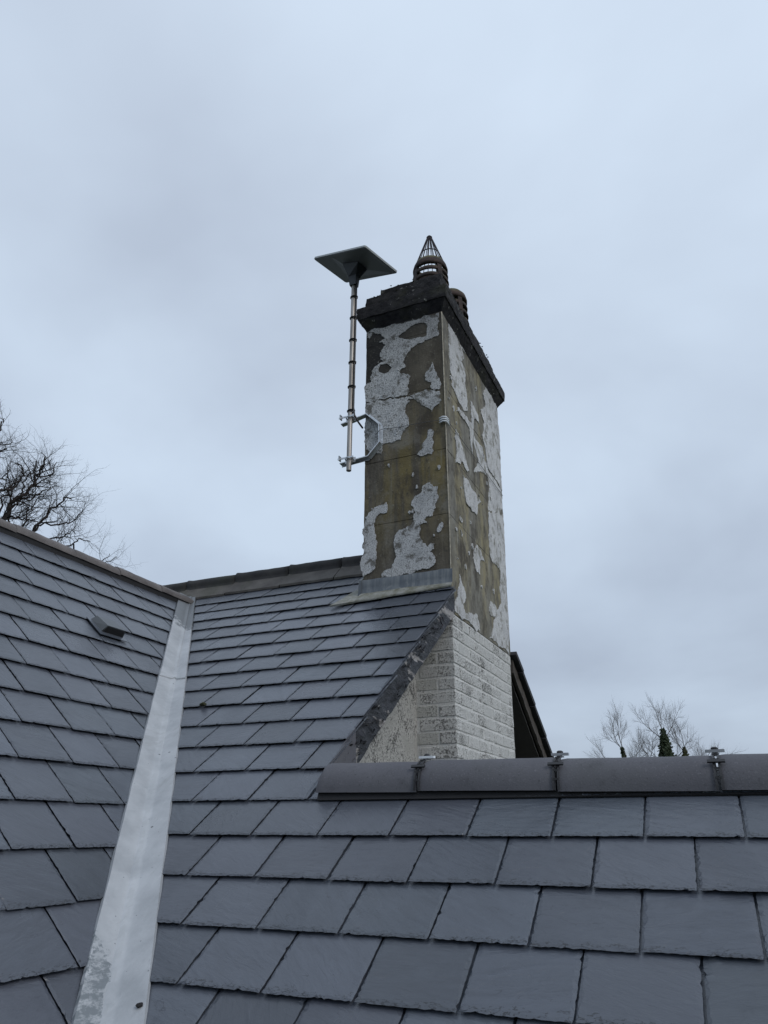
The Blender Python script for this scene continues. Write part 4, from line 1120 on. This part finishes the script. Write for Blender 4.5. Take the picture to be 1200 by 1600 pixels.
# ------------------------------------------------------------------ lashing wire round the stack
lw = thing('lashing_wire', 'thin lashing wire pulled round the stack with white corner guard coils', 'wire', (XR, YF, 2.58))
o0 = Vector((XR, YF, 2.58))
def lashing(off, name):
    b = MB(); P = [(-1.93, YF - .016, 2.572), (-1.888, YF - .052, 2.574), (-1.87, YF - .05, 2.585), (-1.80, YF - .016, 2.597), (-1.6, YF - .013, 2.590), (XR - .02, YF - .014, 2.580), (XR + .010, YF - .010, 2.578), (XR + .012, YF + .03, 2.578), (XR + .012, 4.9, 2.588), (XR + .012, 5.60, 2.592)]
    b.tube([Vector(p) - o0 + Vector((0, 0, off)) for p in P], .0022, 5); return b.build(name, M_lash, lw)
lashing(0, 'wire')
b = MB(); b.tube([Vector((-1.852 + .018 * math.cos(t), YF - .024, 2.600 + .010 * math.sin(t))) - o0 for t in [k * .63 for k in range(11)]], .0022, 5, False); b.build('shackle', M_galv, lw)
for k in range(3):
    z = .012 - k * .017; b = MB(); b.tube([(-.038, -.014, z), (-.010, -.022, z + .004), (.012, -.016, z), (.016, .012, z - .006), (.014, .030, z - .008)], .0055, 6); b.build('corner_guard', M_whitecap, lw, smooth=True)

# ------------------------------------------------------------------ small debris on the roof
def clump(name, label, cat, loc, r_, m, seed, sq=.6):
    bm = bmesh.new(); bmesh.ops.create_icosphere(bm, subdivisions=3, radius=r_)
    for v in bm.verts: v.co *= 1 + .35 * fnz(v.co / r_, 1.4, seed); v.co.z *= sq
    me = bpy.data.meshes.new(name); bm.to_mesh(me); bm.free()
    o = obj(name, me, m, None, loc); tag(o, label, cat); return o
clump('moss_clump', 'small dark moss clump on a slate edge right of the valley', 'moss', PA(-2.335, 2.79, .006), .016, M_moss, 3)
clump('moss_clump', 'small dark clump lodged at the right edge of the valley low down', 'moss', PA(-1.42, 1.150, .008), .008, M_deck, 8)

# ------------------------------------------------------------------ trees
def grow(b, p, d, L, r_, depth, rr, P, twigs):
    """one limb as a wavering tapered tube, with side shoots"""
    n_ = P['seg']; pts = [p.copy()]; rads = [r_]; dd = d.copy()
    r_end = r_ * (.62 if depth > 0 else .35)
    for i in range(n_):
        dd = (dd + Vector((rr.gauss(0, 1), rr.gauss(0, 1), rr.gauss(0, 1))) * P['wob'] + Vector((0, 0, P['up']))).normalized()
        pts.append(pts[-1] + dd * L / n_); rads.append(r_ + (r_end - r_) * (i + 1) / n_)
    (b if r_ > P['thin'] else twigs).tube(pts, rads, 5 if r_ > P['thin'] else 3, False)
    if depth <= 0: return
    k = P['kids'][min(depth, len(P['kids']) - 1)]
    for j in range(k):
        t = (.30 + .70 * (j + rr.random() * .8) / k); t = min(t, 1.0)
        i = min(int(t * n_), n_ - 1); f = t * n_ - i
        q = pts[i].lerp(pts[i + 1], f); base = (pts[i + 1] - pts[i]).normalized()
        ax = base.orthogonal().normalized(); ax.rotate(Matrix.Rotation(rr.uniform(0, 2 * math.pi), 3, base))
        nd = base.copy(); nd.rotate(Matrix.Rotation(R(rr.uniform(*P['ang'])), 3, ax))
        grow(b, q, nd, L * rr.uniform(*P['len']), (rads[i] + (rads[i + 1] - rads[i]) * f) * rr.uniform(.50, .72), depth - 1, rr, P, twigs)
    grow(b, pts[-1], dd, L * rr.uniform(.65, .85), rads[-1], depth - 1, rr, P, twigs)
def bare_tree(label, loc, seed, limbs, P, m, trunk, ivy=None, depth=5, explicit=None):
    rr = random.Random(seed)
    t = thing('bare_tree', label, 'tree', loc, None)
    b = MB(); tw = MB(); tr = MB()
    base = Vector((0, 0, 0)); top = Vector(trunk[0]); n_ = 8
    pts = [base.lerp(top, i / n_) + Vector((rr.gauss(0, .05), rr.gauss(0, .05), 0)) * (i > 0) for i in range(n_ + 1)]
    tr.tube(pts, [trunk[1] * (1 - .55 * i / n_) for i in range(n_ + 1)], 9)
    tr.build('trunk', m, t, True)
    for (h, az, el, L, r_) in limbs:
        p = pts[min(int(h * n_), n_)]
        d = Vector((math.sin(R(az)) * math.cos(R(el)), math.cos(R(az)) * math.cos(R(el)), math.sin(R(el))))
        grow(b, p, d, L, r_, depth, rr, P, tw)
    if explicit:
        laid = [Vector(trunk[0])]
        for pl, r0 in explicit:
            pl = [Vector(p) - Vector(loc) for p in pl]
            if laid: pl.insert(0, min(laid, key=lambda v: (v - pl[0]).length))     # fork off the nearest limb already drawn
            laid += pl[1:-2]; n_ = len(pl)
            q = []; rad = []
            for i in range(n_ - 1):
                for s_ in range(3):
                    f = s_ / 3; q.append(pl[i].lerp(pl[i + 1], f) + Vector((rr.gauss(0, 1), rr.gauss(0, 1), rr.gauss(0, 1))) * .035); rad.append(.78 * r0 * (1 - .82 * (i + f) / (n_ - 1)) + .007)
            q.append(pl[-1]); rad.append(.008)
            b.tube(q, rad, 6, False)
            for i in range(len(q) // 3, len(q) - 1):
                for c_ in range(2):
                    if rr.random() < .42:
                        d = (q[i + 1] - q[i]).normalized(); ax = d.orthogonal().normalized(); ax.rotate(Matrix.Rotation(rr.uniform(0, 6.28), 3, d)); d.rotate(Matrix.Rotation(R(rr.uniform(30, 75)), 3, ax))
                        grow(b, q[i], d, rr.uniform(.28, .66), min(rad[i] * .5, .022), 3, rr, P, tw)
    b.build('limbs', m, t, fix=False); o = tw.build('crown', m, t, fix=False); o['kind'] = 'stuff'
    if ivy:
        lf = MB()
        for (h0, h1, r0, r1, nleaf) in ivy['cols']:
            for i in range(nleaf):
                f = rr.random() ** .8; z = h0 + (h1 - h0) * f
                lump = 1 + .28 * math.sin(z * 2.3 + seed) + .2 * rr.gauss(0, 1)
                rad = (r0 + (r1 - r0) * f) * max(.2, lump) * rr.uniform(.55, 1.05); a = rr.uniform(0, 2 * math.pi)
                cpt = base.lerp(top, min(1.15, z / top.z)) if top.z else base
                p = Vector((cpt.x + rad * math.cos(a), cpt.y + rad * math.sin(a), z)); s_ = rr.uniform(.05, .11)
                e1 = Vector((rr.gauss(0, 1), rr.gauss(0, 1), rr.gauss(0, 1))).normalized() * s_; e2 = e1.orthogonal().normalized() * s_ * .8
                lf.add([p - e1, p + e2 * .8, p + e1, p - e2 * .8], [(0, 1, 2, 3)])
        o = lf.build('ivy', ivy['m'], t, fix=False); o['kind'] = 'stuff'
    return t
# the big bare tree behind the left ridge: traced limbs that each carry dense knobbly twigs
PT = dict(seg=5, wob=.17, up=.035, kids=[0, 2, 3, 3], ang=(28, 68), len=(.48, .72), thin=.012)
LIMBS = [([(-17.61,11.44,3.04),(-17.36,11.82,5.3),(-17.03,12.29,6.91),(-16.84,12.54,7.65),(-16.73,12.69,8.12),(-16.59,12.88,8.54),(-16.48,13.02,8.82),(-16.44,13.07,9.12),(-16.4,13.11,9.48),(-16.41,13.11,9.73)],0.1),([(-16.43,13.07,9.1),(-16.3,13.24,9.16),(-16.24,13.32,9.4),(-16.2,13.37,9.63)],0.02),([(-18.45,11.98,3.18),(-17.86,12.85,5.33),(-17.38,13.49,6.89),(-17.13,13.81,7.82),(-17.0,13.96,8.22),(-16.91,14.07,8.46),(-16.8,14.2,8.74),(-16.69,14.33,8.99),(-16.56,14.49,9.05)],0.075),([(-17.03,13.93,7.97),(-16.78,14.23,8.11),(-16.55,14.49,8.21),(-16.43,14.63,8.38),(-16.34,14.73,8.66)],0.03),([(-17.73,12.16,6.35),(-17.49,12.51,7.55),(-17.25,12.84,7.87),(-17.1,13.03,7.92),(-16.95,13.23,7.92),(-16.79,13.43,7.95),(-16.68,13.57,7.86)],0.04),([(-16.53,11.26,5.05),(-16.46,11.36,6.8),(-16.31,11.58,7.78),(-16.18,11.76,7.96),(-16.07,11.91,8.1),(-15.95,12.06,8.34),(-15.87,12.18,8.6),(-15.92,12.11,8.78),(-16.01,11.98,8.91)],0.06),([(-16.84,12.54,7.65),(-16.75,12.67,7.98),(-16.63,12.83,8.26),(-16.5,13.0,8.34),(-16.41,13.11,8.5),(-16.27,13.28,8.72),(-16.23,13.33,8.87)],0.035),([(-16.63,12.83,8.43),(-16.64,12.81,8.69),(-16.62,12.83,9.03),(-16.54,12.94,9.11),(-16.51,12.98,9.44),(-16.5,12.98,9.58)],0.03),([(-16.94,11.54,5.17),(-17.1,11.3,7.5),(-17.02,11.43,8.82),(-16.88,11.63,9.49),(-16.77,11.79,9.86),(-16.72,11.86,10.16),(-16.73,11.85,10.37)],0.06),([(-17.02,11.43,8.82),(-16.81,11.73,9.12),(-16.68,11.91,9.38),(-16.61,12.02,9.56),(-16.54,12.11,9.73)],0.03),([(-16.62,11.47,6.87),(-16.48,11.69,8.18),(-16.35,11.86,8.43),(-16.27,11.97,8.59),(-16.26,11.99,8.73)],0.03),([(-17.4,14.26,6.97),(-17.24,14.46,7.6),(-17.15,14.56,7.85),(-17.0,14.73,7.98),(-16.9,14.86,8.11),(-16.77,15.0,8.07)],0.035),([(-17.22,14.49,7.36),(-16.97,14.77,7.67),(-16.8,14.97,7.78),(-16.63,15.15,7.96),(-16.48,15.32,7.92)],0.035),([(-16.93,15.57,6.62),(-16.67,15.84,7.3),(-16.52,16.0,7.58),(-16.43,16.09,7.78)],0.022),([(-16.67,15.84,7.3),(-16.45,16.07,7.52),(-16.28,16.25,7.66)],0.015),([(-16.82,13.07,7.32),(-16.77,13.13,7.67),(-16.74,13.18,8.18),(-16.62,13.32,8.46),(-16.51,13.46,8.6)],0.03),([(-17.28,13.29,7.3),(-17.35,13.2,7.79),(-17.37,13.17,8.29),(-17.46,13.05,8.67),(-17.49,13.01,9.08),(-17.59,12.88,9.33)],0.035),([(-16.79,12.27,6.87),(-16.78,12.3,7.84),(-16.72,12.38,8.19),(-16.64,12.48,8.35),(-16.62,12.5,8.69),(-16.68,12.43,8.88)],0.035)]
TRUNK0 = (LIMBS[0][0][0][0] - .25, LIMBS[0][0][0][1] - .3, -5.2)
TOP0 = (.25, .3, LIMBS[0][0][0][2] + 5.2 - .3)
bare_tree('large bare tree with twisting twiggy limbs behind the left ridge', TRUNK0, 21, [], PT, M_bark, (TOP0, .30), None, 3, LIMBS)
PS = dict(seg=5, wob=.10, up=.06, kids=[0, 4, 4, 4, 3], ang=(22, 58), len=(.52, .82), thin=.018)
bare_tree('pale bare tree with an ivied leaning stem, leftmost beyond the low ridge', (-4.6, 44.7, -5.2), 5,
          [(1.0, 290, 55, 0.89, .030), (1.0, 320, 75, 0.98, .03), (.95, 95, 55, 0.85, .026), (.9, 275, 32, 1.02, .026), (.85, 285, 12, 1.02, .024), (.88, 100, 30, 0.85, .022)], PS, M_bark2, ((-.75, 0, 9.2), .16),
          dict(m=M_ivy, cols=[(5.0, 9.4, .26, .07, 1100), (0, 5.2, .34, .26, 1500)]), 4)
bare_tree('bare tree rising out of the broad ivy cone, middle of the far trees', (-3.15, 44.9, -5.2), 9,
          [(1.0, 285, 50, 0.94, .028), (1.0, 20, 85, 0.94, .028), (1.0, 95, 50, 0.94, .026), (.95, 290, 30, 0.94, .024), (.95, 100, 28, 0.94, .024)], PS, M_bark2, ((.05, 0, 9.7), .18),
          dict(m=M_ivy, cols=[(5.0, 10.0, 1.65, .12, 6500), (9.6, 10.3, .18, .10, 140), (0, 5.4, .9, 1.5, 5000)]), 4)
bare_tree('bare tree with a small olive ivy tuft at its foot, rightmost of the far trees', (-2.15, 45.0, -5.2), 14,
          [(.95, 100, 32, 0.98, .028), (1.0, 20, 80, 0.85, .026), (1.0, 290, 60, 0.85, .025), (.92, 95, 14, 1.10, .026), (.97, 80, 50, 0.85, .024), (.94, 280, 30, 0.77, .02)], PS, M_bark2, ((0, 0, 9.0), .14),
          dict(m=M_ivy2, cols=[(6.0, 9.3, .72, .05, 1100), (0, 6.2, .40, .68, 2600)]), 4)
bare_tree('thin bare tree between the ivied stem and the broad ivy cone', (-4.05, 46.0, -5.2), 33,
          [(1.0, 285, 55, 0.68, .022), (1.0, 95, 60, 0.68, .022), (.98, 0, 70, 0.68, .02), (.92, 280, 25, 0.77, .02), (.92, 100, 25, 0.77, .02), (.7, 280, 35, 1.10, .02), (.72, 80, 35, 1.10, .02), (.6, 0, 40, 1.10, .02)], PS, M_bark2, ((0, 0, 8.9), .12), None, 4)
bare_tree('low twiggy bare tree just right of the dark gable edge', (-10.1, 52.0, -5.2), 40,
          [(1.0, 280, 70, 0.42, .018), (1.0, 60, 70, 0.42, .018), (1.0, 0, 85, 0.42, .018), (.8, 280, 40, 0.85, .018), (.8, 90, 40, 0.85, .018), (.65, 0, 40, 1.02, .018)], PS, M_bark2, ((0, 0, 8.3), .12), None, 4)

# field hedge well below the roof line, seen only from beside the photograph's place
rr = random.Random(3); b = MB()
for i in range(9000):
    a = R(rr.uniform(-75, 75)); d = 66 + 8 * math.sin(a * 5) + rr.gauss(0, .8); hgt = 1.9 + .5 * math.sin(a * 23) + .4 * math.sin(a * 61)
    p = Vector((d * math.sin(a), d * math.cos(a), -5.2 + hgt * rr.random() ** .6)); s_ = rr.uniform(.18, .42)
    e1 = Vector((rr.gauss(0, 1), rr.gauss(0, 1), rr.gauss(0, 1))).normalized() * s_; e2 = e1.orthogonal().normalized() * s_
    b.add([p - e1, p + e2, p + e1, p - e2], [(0, 1, 2, 3)])
o = b.build('hedgerow', M_ivy2, fix=False); tag(o, 'long dark field hedge in the distance behind the houses', 'hedge', None, 'stuff')
